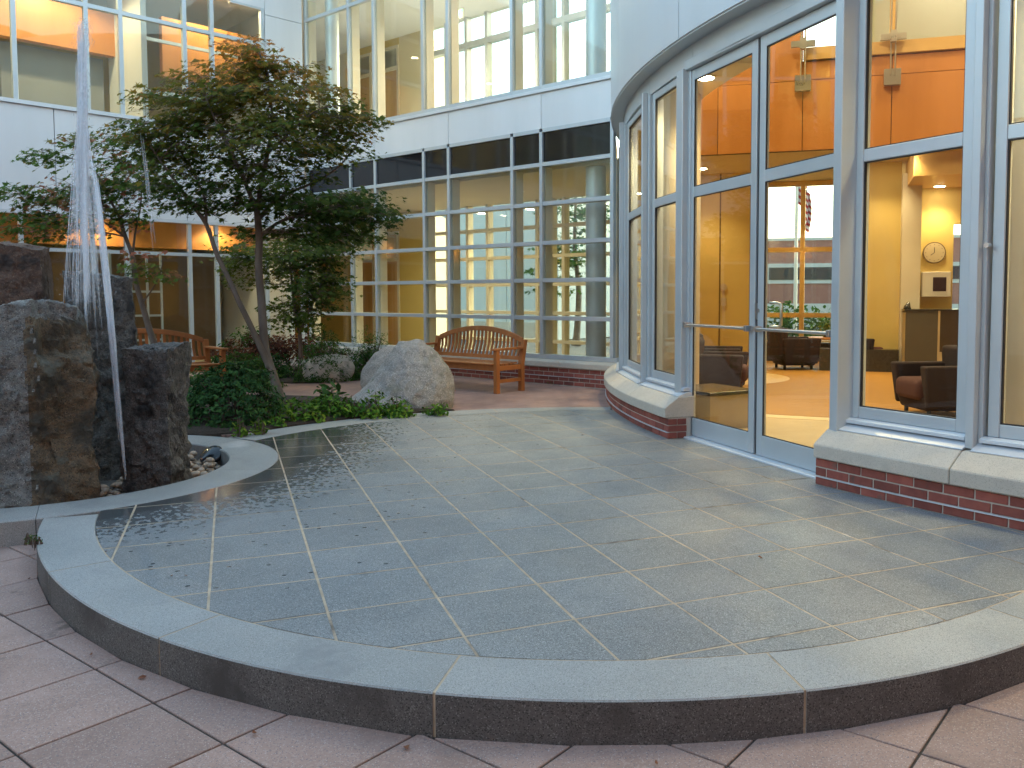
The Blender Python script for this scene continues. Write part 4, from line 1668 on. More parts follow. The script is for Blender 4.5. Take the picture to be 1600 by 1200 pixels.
# flagpole with its flag
fp_ = LB(-1.19, 30, ZL)
fp = thing('flagpole', 'white flagpole flying a limp striped flag, seen through the lobby', 'flagpole', fp_)
part('pole', MB().cyl(0, 0, 0, 8.4, 0.07, 12, 0.045), WHITEP, fp, local=True, smooth=True)
part('finial', MB().tube([(0, 0, 8.4), (0, 0, 8.45), (0, 0, 8.52), (0, 0, 8.56)], [0.02, 0.08, 0.08, 0.02], 10), STEEL, fp, local=True)
for mt, nm, lo, hi in ((RED, 'flag_stripes', 0, 1), (WHT, 'flag_stripes', 0, 1), (BLU, 'flag_canton', 0, 1)):
    mb = MB()
    NX, NZ = 14, 13
    for i in range(NX):
        for j in range(NZ):
            u0, u1 = i / NX, (i + 1) / NX
            canton = u0 < 0.4 and j >= 6
            colr = BLU if canton else (RED if j % 2 == 0 else WHT)
            if colr is not mt:
                continue

            def fpt(u, v):
                x = 0.07 + 0.42 * u + 0.05 * math.sin(v * 3)
                y = 0.13 * math.sin(u * 16 + v * 2)
                z = 4.9 + 1.25 * v - 1.15 * u
                return (x, y, z)
            mb.add([fpt(u0, j / NZ), fpt(u1, j / NZ), fpt(u1, (j + 1) / NZ), fpt(u0, (j + 1) / NZ)], [(0, 1, 2, 3)])
    part(nm, mb, mt, fp, local=True, smooth='all')

# ------------------------------------------------------------------ planting beds
bed = [ppt(RO, d, 0.004) for d in range(90, 126, 3)]
bed += [(RC[0] + 1.76 * math.cos(rad(a)), RC[1] + 1.76 * math.sin(rad(a))) for a in range(52, 150, 8)]
bed += [(-5.2, 7.2), (-4.6, 9.3), (-2.9, 10.3), (-1.7, 10.35), (-0.8, 9.95), (0.0, 9.3), (0.5, 8.7), (0.95, 8.15)]
if area(bed) < 0:
    bed.reverse()


def soil(name, poly, h):
    """gently mounded bed"""
    poly = clean(poly, 0.02)
    cx = sum(p[0] for p in poly) / len(poly)
    cy = sum(p[1] for p in poly) / len(poly)
    vs, fs = [], []
    rings = [(1.0, -0.03), (0.985, 0.012), (0.9, 0.03), (0.7, 0.6 * h), (0.4, h)]
    for k, z in rings:
        for p in poly:
            x, y = cx + (p[0] - cx) * k, cy + (p[1] - cy) * k
            vs.append((x, y, z + (0.02 * mnoise.noise(Vector((x * 5, y * 5, 0))) if k < 1 else 0)))
    n_ = len(poly)
    for r in range(len(rings) - 1):
        for i in range(n_):
            fs.append((r * n_ + i, r * n_ + (i + 1) % n_, (r + 1) * n_ + (i + 1) % n_, (r + 1) * n_ + i))
    fs.append(tuple((len(rings) - 1) * n_ + i for i in range(n_)))
    return props(part(name, MB().add(vs, fs), SOIL), kind='structure')


soil('planting_bed', bed, 0.07)
bed2 = [(1.45, 12.3), (0.75, 11.75), (0.2, 11.55), (-0.45, 11.6), (-0.9, 12.0), (-1.0, 13.0), (-0.7, 14.3), (0.1, 15.4), (1.0, 13.9)]
if area(bed2) < 0:
    bed2.reverse()
soil('rear_planting_bed', bed2, 0.08)

# ------------------------------------------------------------------ boulders


def shp_big(p):
    """sloping left flank, blunt peak, bulging right side"""
    p = p.copy()
    h = max(-0.35, p.z * 2)
    hw_ = max(0.02, 0.5 * math.sqrt(max(0.0, 1 - (p.z * 2) ** 2)))
    xn = max(-1, min(1, p.x / hw_))
    hh = max(0, h)
    xl = -0.5 + 0.47 * hh ** 0.85
    xr = 0.5 - 0.05 * hh - 0.30 * hh ** 3.2
    if h < 0:
        xl, xr = -0.5 - 0.1 * h, 0.5 + 0.1 * h
    p.x = xl + (xr - xl) * (xn * 0.5 + 0.5)
    p.y *= (1 - 0.45 * hh)
    return p


bc = Vector((0.66, 7.98, 0))
rock('boulder', 'large light grey granite boulder on the bed edge by the patio', 'boulder', BOULDER, shp_big, (bc.x, bc.y, 0.10), (1.34, 1.15, 1.50), sub=6, amp=0.085, freq=1.05, seed=21, tilt=(0, 0, -0.36), fine=0.018)
q = at(598, 575, 11.6)
rock('boulder', 'pale boulder with a flat top half hidden behind the large one', 'boulder', BOULDER, None, (0.74, 9.25, 0.28), (0.86, 0.8, 0.98), amp=0.10, freq=1.2, seed=27, tilt=(0, 0.1, 0.4))


def shp_small(p):
    p = p.copy()
    if p.z > 0.2:
        p.z = 0.2 + (p.z - 0.2) * 0.5
    p.x += 0.12 * p.z
    return p


rock('boulder', 'small rounded grey boulder by the path in front of the rear shrubs', 'boulder', BOULDER_D, shp_small, (0.12, 11.82, 0.15), (0.84, 0.6, 0.74), amp=0.10, freq=1.4, seed=33, tilt=(0, 0, -0.3))

# ------------------------------------------------------------------ plants


def star_leaf(lobes, depth):
    pts = [(0, -0.42)]
    for k in range(lobes):
        a = -PI / 2 + 2 * PI * (k + 0.9) / (lobes + 0.8)
        ln = 0.5 * (0.72 + 0.5 * math.sin(PI * (k + 0.5) / lobes))
        b = a - PI / (lobes + 0.8)
        if k > 0:
            pts.append((depth * math.cos(b), depth * math.sin(b)))
        pts.append((ln * math.cos(a), ln * math.sin(a)))
    return np.array(pts)


MAPLE = star_leaf(5, 0.125)
OVAL = np.array([(0, -0.5), (0.17, -0.2), (0.19, 0.12), (0, 0.5), (-0.19, 0.12), (-0.17, -0.2)])
NARROW = np.array([(0, -0.5), (0.10, -0.1), (0.08, 0.2), (0, 0.5), (-0.08, 0.2), (-0.10, -0.1)])
LACE = star_leaf(7, 0.07)


def leaves_mesh(name, pos, nrm, spin, size, tint, shape, droop=0.12):
    """one small polygon per leaf"""
    n_, k = len(pos), len(shape)
    nrm = nrm / np.linalg.norm(nrm, axis=1, keepdims=True)
    ref = np.where(np.abs(nrm[:, 2:3]) < 0.95, np.array([[0, 0, 1.0]]), np.array([[1.0, 0, 0]]))
    a = np.cross(ref, nrm)
    a /= np.linalg.norm(a, axis=1, keepdims=True)
    b = np.cross(nrm, a)
    c, s = np.cos(spin)[:, None], np.sin(spin)[:, None]
    a2, b2 = a * c + b * s, -a * s + b * c
    r2 = (shape ** 2).sum(1)
    v = pos[:, None, :] + size[:, None, None] * (shape[None, :, 0, None] * a2[:, None, :] + shape[None, :, 1, None] * b2[:, None, :] - droop * 2 * r2[None, :, None] * nrm[:, None, :])
    me = bpy.data.meshes.new(name)
    me.vertices.add(n_ * k)
    me.vertices.foreach_set('co', v.reshape(-1).astype(np.float32))
    me.loops.add(n_ * k)
    me.loops.foreach_set('vertex_index', np.arange(n_ * k, dtype=np.int32))
    me.polygons.add(n_)
    me.polygons.foreach_set('loop_start', np.arange(0, n_ * k, k, dtype=np.int32))
    me.polygons.foreach_set('loop_total', np.full(n_, k, dtype=np.int32))
    me.update(calc_edges=True)
    at_ = me.attributes.new('tint', 'FLOAT', 'FACE')
    at_.data.foreach_set('value', tint.astype(np.float32))
    me.validate()
    return me


MAPLE_L = leafmat('maple_leaf', [(0.0, (0.044, 0.086, 0.018)), (0.3, (0.104, 0.140, 0.026)), (0.55, (0.215, 0.176, 0.031)), (0.8, (0.338, 0.163, 0.033)), (1.0, (0.442, 0.182, 0.052))], 0.55)
GREEN_L = leafmat('green_leaf', [(0.0, (0.024, 0.068, 0.016)), (0.6, (0.054, 0.135, 0.024)), (1.0, (0.135, 0.216, 0.041))])
DGREEN_L = leafmat('azalea_leaf', [(0.0, (0.019, 0.055, 0.019)), (0.6, (0.037, 0.101, 0.025)), (1.0, (0.086, 0.173, 0.046))], 0.15)
LIME_L = leafmat('bright_leaf', [(0.0, (0.03, 0.09, 0.012)), (0.6, (0.08, 0.19, 0.02)), (1.0, (0.20, 0.30, 0.04))], 0.25)
RED_L = leafmat('red_lace_leaf', [(0.0, (0.049, 0.021, 0.017)), (0.6, (0.119, 0.042, 0.025)), (1.0, (0.196, 0.084, 0.042))])
YGREEN_L = leafmat('yellow_green_leaf', [(0.0, (0.052, 0.095, 0.017)), (0.6, (0.121, 0.172, 0.031)), (1.0, (0.241, 0.241, 0.052))])


def tree(name, label, base, stems, lobes, leaf_mat, leaf_size, per, tint_of, shape=MAPLE, spray=0.22, nsub=1.0, seed=1, group=None):
    """stems: polylines with radii; lobes: (centre, rx, ry, rz, clusters)"""
    rg = np.random.default_rng(seed)
    t = thing(name, label, 'tree', base, group=group)
    tr = MB()
    nodes_ = []
    for pts, r0, r1 in stems:
        # smooth the polyline
        P = [Vector(p) for p in pts]
        Q = []
        for i in range(len(P) - 1):
            p0, p1, p2, p3 = P[max(i - 1, 0)], P[i], P[i + 1], P[min(i + 2, len(P) - 1)]
            for u in np.linspace(0, 1, 5)[:-1]:
                Q.append(0.5 * ((2 * p1) + (p2 - p0) * u + (2 * p0 - 5 * p1 + 4 * p2 - p3) * u * u + (3 * p1 - p0 - 3 * p2 + p3) * u ** 3))
        Q.append(P[-1])
        L_ = len(Q)
        rs = [r0 + (r1 - r0) * i / (L_ - 1) for i in range(L_)]
        if r0 > 0.035:
            rs[0] *= 1.35
        tr.tube(Q, rs, 10)
        nodes_ += [(q_, r_) for q_, r_ in zip(Q, rs)][L_ // 3:]
    part('trunk', tr, BARK, t, smooth='all')
    tw = MB()
    pos, nrm, tint, size = [], [], [], []
    zs = [c[2] + rz for c, rx, ry, rz, k in lobes]
    ztop, zbot = max(zs), min(c[2] - rz for c, rx, ry, rz, k in lobes)
    for c, rx, ry, rz, k in lobes:
        c = Vector(c)
        k = int(k * nsub)
        for _ in range(k):
            d = rg.normal(size=3)
            d /= np.linalg.norm(d)
            rr = rg.uniform(0.35, 1.0) ** 0.6
            cc = c + Vector((_r * (d[0] * rx * rr))) + Vector((_f.x, _f.y, 0)) * (d[1] * ry * rr) + Vector((0, 0, d[2] * rz * rr))
            # twig from the nearest wood that lies lower
            best = min(nodes_, key=lambda nd: (nd[0] - cc).length + (0.6 if nd[0].z > cc.z else 0))
            a = best[0]
            mid = a.lerp(cc, 0.55) + Vector((rg.uniform(-.05, .05), rg.uniform(-.05, .05), -0.03 + rg.uniform(0, 0.09)))
            rt = min(best[1] * 0.6, 0.011)
            tw.tube([a, mid, cc], [rt, rt * 0.6, 0.0025], 4, cap=False)
            if (cc - a).length > 0.25:
                nodes_.append((mid, rt * 0.6))
            m_ = int(per * rg.uniform(0.6, 1.4))
            ang = rg.uniform(0, 2 * PI, m_)
            ra = spray * np.sqrt(rg.uniform(0.02, 1, m_)) * rg.uniform(0.8, 1.25)
            out = Vector((cc.x - base[0], cc.y - base[1], 0))
            out = out.normalized() if out.length > 0 else Vector((1, 0, 0))
            px = cc.x + ra * np.cos(ang) * 1.25 + out.x * 0.04
            py = cc.y + ra * np.sin(ang) * 1.25 + out.y * 0.04
            pz = cc.z + rg.normal(0, 0.030, m_) - 0.35 * ra
            for q in range(0, m_, 5):
                tw.tube([cc, (px[q], py[q], pz[q])], [0.0028, 0.0012], 3, cap=False)
            pos.append(np.stack([px, py, pz], 1))
            nn = np.stack([rg.normal(0, 0.5, m_) + out.x * 0.35 - _f.x * 0.35, rg.normal(0, 0.5, m_) + out.y * 0.35 - _f.y * 0.35, np.full(m_, 1.0)], 1)
            nrm.append(nn)
            h = (cc.z - zbot) / (ztop - zbot)
            tint.append(np.clip(tint_of(h, rr, rg) + rg.normal(0, 0.09, m_), 0, 1))
            size.append(leaf_size * rg.uniform(0.5, 1.4, m_))
    part('twigs', tw, BARK, t)
    pos, nrm, tint, size = (np.concatenate(x) for x in (pos, nrm, tint, size))
    me = leaves_mesh('crown', pos, nrm, rg.uniform(0, 2 * PI, len(pos)), size, tint, shape)
    link('crown', me, leaf_mat, t)['kind'] = 'stuff'
    return t


def LOBE(x, y, wx, wy, d, dr, k):
    p = at(x, y, d)
    return ((p.x, p.y, p.z), wx * d / FPX, dr, wy * d / FPX, k)


def PX(lst, d0=10.2):
    return [at(x, y, d0 + dd) for x, y, dd in lst]


tb = gp(440, 640, 0.03)
main_stems = [
    (PX([(441, 648, 0), (437, 620, 0), (426, 585, 0.02), (415, 550, 0.05), (411, 510, 0.05), (408, 465, 0.1), (404, 420, 0.1), (405, 375, 0.1), (402, 330, 0.1)]), 0.060, 0.040),
    (PX([(421, 575, 0.02), (408, 545, -0.03), (392, 510, -0.1), (375, 475, -0.2), (357, 435, -0.25), (338, 395, -0.3), (322, 350, -0.3), (300, 320, -0.35)]), 0.038, 0.022),
    (PX([(402, 330, 0.1), (408, 290, 0.15), (418, 240, 0.25), (425, 190, 0.3), (420, 130, 0.3), (405, 80, 0.25)]), 0.034, 0.008),
    (PX([(403, 345, 0.1), (425, 318, 0.3), (455, 300, 0.5), (490, 285, 0.6), (530, 260, 0.7), (565, 215, 0.7)]), 0.028, 0.006),
    (PX([(403, 335, 0.1), (385, 290, -0.1), (365, 245, -0.3), (340, 195, -0.4), (320, 150, -0.4)]), 0.030, 0.007),
    (PX([(300, 320, -0.35), (275, 285, -0.45), (250, 250, -0.5), (225, 215, -0.5)]), 0.022, 0.006),
    (PX([(322, 350, -0.3), (320, 310, -0.3), (300, 265, -0.25), (285, 225, -0.2)]), 0.018, 0.006),
    (PX([(405, 370, 0.1), (440, 345, 0.2), (480, 335, 0.1), (530, 320, 0), (575, 310, -0.1)]), 0.022, 0.005),
    (PX([(418, 240, 0.25), (460, 200, 0.0), (500, 170, -0.2), (540, 165, -0.3)]), 0.016, 0.005),
]
D = 10.3
main_lobes = [
    LOBE(388, 85, 48, 30, D + .1, .35, 26), LOBE(440, 118, 60, 34, D + .2, .5, 34), LOBE(345, 128, 56, 34, D - .2, .5, 34),
    LOBE(290, 165, 62, 34, D - .3, .55, 38), LOBE(400, 165, 90, 40, D, .8, 64), LOBE(495, 165, 62, 36, D + .2, .6, 40),
    LOBE(550, 185, 44, 26, D + .3, .4, 20), LOBE(235, 215, 46, 34, D - .4, .4, 28), LOBE(320, 220, 80, 44, D - .2, .7, 54),
    LOBE(430, 225, 90, 46, D, .8, 62), LOBE(510, 225, 56, 30, D + .3, .5, 30), LOBE(270, 272, 44, 34, D - .5, .4, 24),
    LOBE(400, 290, 70, 40, D, .7, 44), LOBE(480, 300, 60, 34, D + .1, .6, 40), LOBE(550, 312, 52, 26, D - .1, .5, 36),
    LOBE(500, 345, 50, 24, D + .1, .4, 24), LOBE(440, 355, 50, 26, D + .3, .4, 20), LOBE(575, 335, 34, 18, D - .1, .4, 18), LOBE(520, 362, 46, 16, D, .4, 16), LOBE(300, 312, 40, 14, D - .5, .25, 14), LOBE(345, 300, 30, 30, D - .2, .3, 10),
]


def tint_main(h, rr, rg):
    return 0.05 + 0.85 * max(0.0, h - 0.22) * (0.35 + 0.65 * rr) + (0.26 if rg.uniform() < 0.20 else 0) * min(1, h + 0.3) + rg.uniform(-0.08, 0.14)


tree('japanese_maple', 'large multi-stem maple with green and bronze leaves in the bed by the patio', (tb.x, tb.y, 0.02), main_stems, main_lobes, MAPLE_L, 0.088, 24, tint_main, seed=3, nsub=1.0)

D2 = 10.9
b2 = gp(244, 570, 0.02)
b2 = at(246, 590, D2)
b2.z = 0.02
st2 = [
    (PX([(252, 600, 0), (243, 545, 0), (232, 510, 0), (222, 475, 0), (212, 440, 0), (207, 400, 0), (196, 370, 0), (185, 335, 0)], D2), 0.045, 0.02),
    (PX([(207, 400, 0), (212, 360, .1), (220, 320, .2), (222, 270, .2)], D2), 0.016, 0.005),
    (PX([(185, 335, 0), (165, 300, 0), (150, 270, 0), (120, 250, 0), (90, 245, 0)], D2), 0.018, 0.004),
    (PX([(196, 370, 0), (150, 340, -.1), (100, 325, -.2), (50, 310, -.2)], D2), 0.016, 0.004),
    (PX([(222, 475, 0), (245, 440, -.1), (255, 410, -.1)], D2), 0.012, 0.004),
]
lb2 = [
    LOBE(190, 225, 40, 30, D2, .4, 20), LOBE(215, 275, 34, 34, D2, .4, 22), LOBE(170, 270, 36, 30, D2, .4, 18), LOBE(82, 243, 30, 12, D2, .25, 8),
    LOBE(130, 215, 24, 12, D2, .25, 6), LOBE(120, 310, 50, 30, D2, .4, 24), LOBE(50, 305, 42, 18, D2 - .2, .3, 16), LOBE(90, 350, 50, 26, D2 - .1, .4, 24),
    LOBE(180, 320, 40, 30, D2, .4, 18), LOBE(30, 345, 30, 16, D2 - .2, .3, 8), LOBE(245, 410, 24, 24, D2 - .1, .2, 8), LOBE(210, 335, 24, 20, D2, .2, 8),
]
tree('japanese_maple', 'thin leaning maple with sparse green and red leaves behind the water jet', (b2.x, b2.y, 0.02), st2, lb2, leafmat('thin_maple_leaf', [(0.0, (0.048, 0.115, 0.023)), (0.55, (0.115, 0.192, 0.035)), (0.8, (0.269, 0.144, 0.058)), (1.0, (0.403, 0.154, 0.096))]), 0.095, 20, lambda h, rr, rg: rg.uniform(0.05, 0.6) + (0.4 if rg.uniform() < 0.3 else 0), seed=5)

D3 = 12.9
st3 = [
    (PX([(470, 560, 0), (468, 520, 0), (460, 480, 0), (455, 430, 0), (450, 390, 0)], D3), 0.035, 0.012),
    (PX([(468, 520, 0), (490, 470, 0), (510, 430, 0), (520, 390, 0)], D3), 0.02, 0.006),
]
lb3 = [LOBE(455, 390, 55, 34, D3, .5, 26), LOBE(510, 385, 40, 30, D3, .4, 16), LOBE(470, 440, 50, 34, D3, .5, 26), LOBE(400, 420, 40, 34, D3 + .3, .4, 16), LOBE(500, 450, 36, 40, D3, .4, 16), LOBE(455, 490, 40, 26, D3, .4, 14), LOBE(545, 365, 34, 24, D3, .3, 10), LOBE(370, 385, 34, 28, D3 + .3, .4, 10)]
b3 = at(470, 575, D3)
tree('young_maple', 'small yellow-green maple standing behind the trunk of the large maple', (b3.x, b3.y, 0.02), st3, lb3, YGREEN_L, 0.085, 24, lambda h, rr, rg: rg.uniform(0.0, 0.8), seed=9, nsub=1.9)


def bush(name, label, cat, base, rx, ry, h, n_, leaf, size, mat, shape, seed, tint=(0.1, 0.9), core=0.72, group=None, up=0.5, stems=10, zmin=None):
    rg = np.random.default_rng(seed)
    t = thing(name, label, cat, (base[0], base[1], 0.02), group=group)
    sm = MB()
    tips = []
    for k in range(stems * 3):
        d = rg.normal(size=3)
        d /= np.linalg.norm(d)
        d[2] = abs(d[2])
        tip = Vector((base[0] + d[0] * rx * 0.8, base[1] + d[1] * ry * 0.8, 0.05 + d[2] * h * 0.85))
        a = Vector((base[0] + d[0] * 0.06, base[1] + d[1] * 0.06, 0.0))
        sm.tube([a, a.lerp(tip, 0.5) + Vector((0, 0, 0.05)), tip], [0.010, 0.007, 0.002], 4, cap=False)
    part('stems', sm, BARK, t)
    # whorls of leaves at shoot tips spread over an uneven dome
    nw = max(8, int(n_ / leaf))
    u = rg.normal(size=(nw, 3))
    u /= np.linalg.norm(u, axis=1, keepdims=True)
    u[:, 2] = np.abs(u[:, 2]) * 1.0 - 0.12
    rr = 1 - (1 - core) * rg.uniform(0, 1, nw) ** 1.5
    lump = np.array([1 + 0.22 * mnoise.noise(Vector((p[0] * 2.1 + seed, p[1] * 2.1, p[2] * 2.1))) + 0.10 * mnoise.noise(Vector((p[0] * 6 + seed, p[1] * 6, p[2] * 6))) for p in u])
    P = u * (rr * lump)[:, None] * np.array([rx, ry, h])
    if zmin:
        P[:, 2] = h * (zmin + (1 - zmin) * np.clip(P[:, 2] / h, 0, 1.2))
    P[:, 2] = np.maximum(P[:, 2], 0.03)
    P += np.array([base[0], base[1], 0.0])
    pos, nrm, tin, spin = [], [], [], []
    for k in range(nw):
        d = u[k] + np.array([0, 0, up])
        d /= np.linalg.norm(d)
        m_ = leaf
        an = rg.uniform(0, 2 * PI) + np.arange(m_) * 2 * PI / m_
        ref = np.array([1.0, 0.2, 0.1]) if abs(d[2]) > 0.8 else np.array([0, 0, 1.0])
        a = np.cross(ref, d)
        a /= np.linalg.norm(a)
        b = np.cross(d, a)
        el = rg.uniform(0.1, 0.9, m_)
        dirs = np.cos(an)[:, None] * a + np.sin(an)[:, None] * b
        pos.append(P[k] + (dirs * np.cos(el)[:, None] + d * np.sin(el)[:, None] * 0.6) * size * 0.55 + rg.normal(0, size * 0.25, (m_, 3)))
        nrm.append(d * np.cos(el)[:, None] - dirs * np.sin(el)[:, None] * 0.8 + rg.normal(0, 0.2, (m_, 3)))
        spin.append(an)
        tt = rg.uniform(*tint)
        tin.append(np.clip(tt + rg.normal(0, 0.12, m_), 0, 1))
    pos, nrm, tin, spin = (np.concatenate(x) for x in (pos, nrm, tin, spin))
    pos[:, 2] = np.maximum(pos[:, 2], 0.02)
    me = leaves_mesh('foliage', pos, nrm, spin, size * rg.uniform(0.7, 1.3, len(pos)), tin, shape)
    link('foliage', me, mat, t)['kind'] = 'stuff'
    return t


def base_at(x, y, d):
    p = at(x, y, d)
    return (p.x, p.y)


bush('azalea_shrub', 'large dark green rounded shrub beside the fountain basin and maple trunk', 'shrub', base_at(365, 640, 9.3), .58, .5, .80, 5200, 6, .055, DGREEN_L, OVAL, 41, tint=(0.0, 0.7))
bush('azalea_shrub', 'medium green shrub in front of the left bench, behind the dark one', 'shrub', base_at(318, 585, 10.9), .5, .4, .50, 2600, 6, .055, GREEN_L, OVAL, 42, tint=(0.0, 0.6))
bush('leafy_shrub', 'light green shrub at the right end of the left bench', 'shrub', base_at(372, 560, 12.9), .62, .5, .62, 2600, 6, .06, GREEN_L, OVAL, 43, tint=(0.2, 0.8))
bush('leafy_shrub', 'bluish green upright shrub in front of the corridor doors', 'shrub', base_at(508, 575, 14.2), .52, .45, .98, 3200, 6, .065, GREEN_L, NARROW, 44, tint=(0.1, 0.7))
bush('leafy_shrub', 'airy light green shrub right of the bluish one, before the glass wall', 'shrub', base_at(578, 575, 14.6), .42, .4, 1.0, 1500, 5, .07, GREEN_L, NARROW, 45, tint=(0.4, 1.0), core=0.4)
bush('leafy_shrub', 'dark low shrub between the small boulder and the large one', 'shrub', base_at(578, 585, 14.6), .34, .3, .6, 1600, 6, .06, DGREEN_L, OVAL, 46, tint=(0.2, 1.0))
bush('leafy_shrub', 'dark low shrub left of the small boulder behind the maple trunk', 'shrub', base_at(418, 588, 14.3), .46, .35, .45, 1800, 6, .06, DGREEN_L, OVAL, 47, tint=(0.1, 0.8))
bush('leafy_shrub', 'tall green shrub against the left facade behind the bench', 'shrub', base_at(395, 560, 15.0), .7, .5, .95, 2400, 6, .07, GREEN_L, OVAL, 48, tint=(0.0, 0.6))
bush('laceleaf_maple', 'low spreading dark red lace-leaf maple behind the trunk', 'shrub', base_at(440, 585, 15.0), 1.15, .5, .78, 3000, 6, .085, RED_L, LACE, 49, tint=(0.0, 0.9), core=0.5, up=0.9, zmin=0.42)
# bright low plants along the patio edge
lowp = [(405, 668, 8.6, .07, .16, 60), (428, 652, 9.2, .22, .26, 260), (476, 655, 9.5, .26, .28, 340), (520, 648, 9.8, .26, .30, 380), (548, 640, 9.8, .2, .26, 260),
        (586, 642, 9.8, .2, .30, 300), (622, 640, 9.9, .2, .24, 260), (684, 636, 10.0, .16, .18, 160), (375, 676, 8.45, .07, .18, 50), (462, 630, 10.3, .24, .17, 260), (498, 628, 10.4, .2, .15, 200), (420, 640, 9.9, .2, .3, 240)]
lowl = ['tiny lime green seedling beside the kerb, under the dark shrub', 'loose green plant against the foot of the maple trunk', 'bright green leafy plant right of the maple trunk, over the kerb', 'spreading bright green plant midway between trunk and large boulder', 'bright green plant touching the left foot of the large boulder',
        'taller green plant in front of the large boulder, left part', 'yellow-tipped green plant in front of the middle of the large boulder', 'small pale plant at the right foot of the large boulder', 'lone lime green sprig overhanging the basin rim', 'green plant behind the foot of the maple trunk, by the path', 'low green plant at the back edge of the bed, left of the big-leaved one', 'green plant between the dark shrub and the maple trunk']
for k, (x, y, d, r, h, n_) in enumerate(lowp):
    bush('bedding_plant', lowl[k], 'plant', base_at(x, y, d), r, r, h, n_, 5, .065, LIME_L, OVAL, 60 + k, tint=(0.0, 0.9) if k not in (0, 8) else (0.6, 1.0), core=0.3, group='bright low plants along the patio edge', stems=4)
bush('large_leaf_plant', 'plant with big dark green leaves left of the large boulder', 'plant', base_at(515, 636, 10.2), .24, .2, .36, 110, 5, .13, DGREEN_L, OVAL, 75, tint=(0.3, 1.0), core=0.6, stems=5)
bush('weed', 'small weed growing where the brick base meets the pink paving', 'plant', base_at(876, 597, 13.6), .16, .1, .14, 70, 5, .09, GREEN_L, NARROW, 77, tint=(0.4, 1.0), core=0.2, stems=3)
bush('weed', 'tiny weed in the joint at the foot of the patio kerb', 'plant', gp(55, 895, ZL)[:2], .03, .03, -0.10, 24, 4, .03, GREEN_L, NARROW, 78, stems=2)

# trees and hedge beyond the buildings, seen through the glass
cB = LB(-1.2, 25, 0)
for k, (u, v, r, h) in enumerate(((-2.6, 24, 1.1, 1.15), (-1.1, 25, 1.3, 1.35), (0.4, 24.5, 1.1, 1.2), (-1.8, 22.5, .8, 0.8))):
    b_ = LB(u, v, 0)
    bush('garden_shrub', ['green shrub beyond the lobby window, left of the flagpole', 'broad green shrub beyond the lobby window at the flagpole', 'green shrub beyond the lobby window, right of the flagpole', 'low green shrub close outside the lobby window'][k], 'shrub', b_[:2], r, r, h, 900, 5, .2, GREEN_L, OVAL, 90 + k, tint=(0.0, 0.8), core=0.5)
bt = WG(far_s(900, 10.5), 10.5, 0)
ta = Vector(bt)
tree('outside_tree', 'green tree outside, seen through the glass corridor beside the silver column', (bt[0], bt[1], ZL),
     [([ta + Vector((0, 0, ZL)), ta + Vector((0.1, 0, 1.5)), ta + Vector((0, 0.1, 3.0)), ta + Vector((0, 0, 4.6))], 0.12, 0.03)],
     [((ta.x, ta.y, 3.6), 1.2, 1.0, 1.4, 50), ((ta.x - .6, ta.y, 2.4), .9, .9, .9, 30), ((ta.x + .6, ta.y + .2, 4.6), 1.0, .9, .8, 24)], GREEN_L, 0.16, 22, lambda h, rr, rg: rg.uniform(0, 0.8), seed=31, spray=0.4)

# ------------------------------------------------------------------ benches


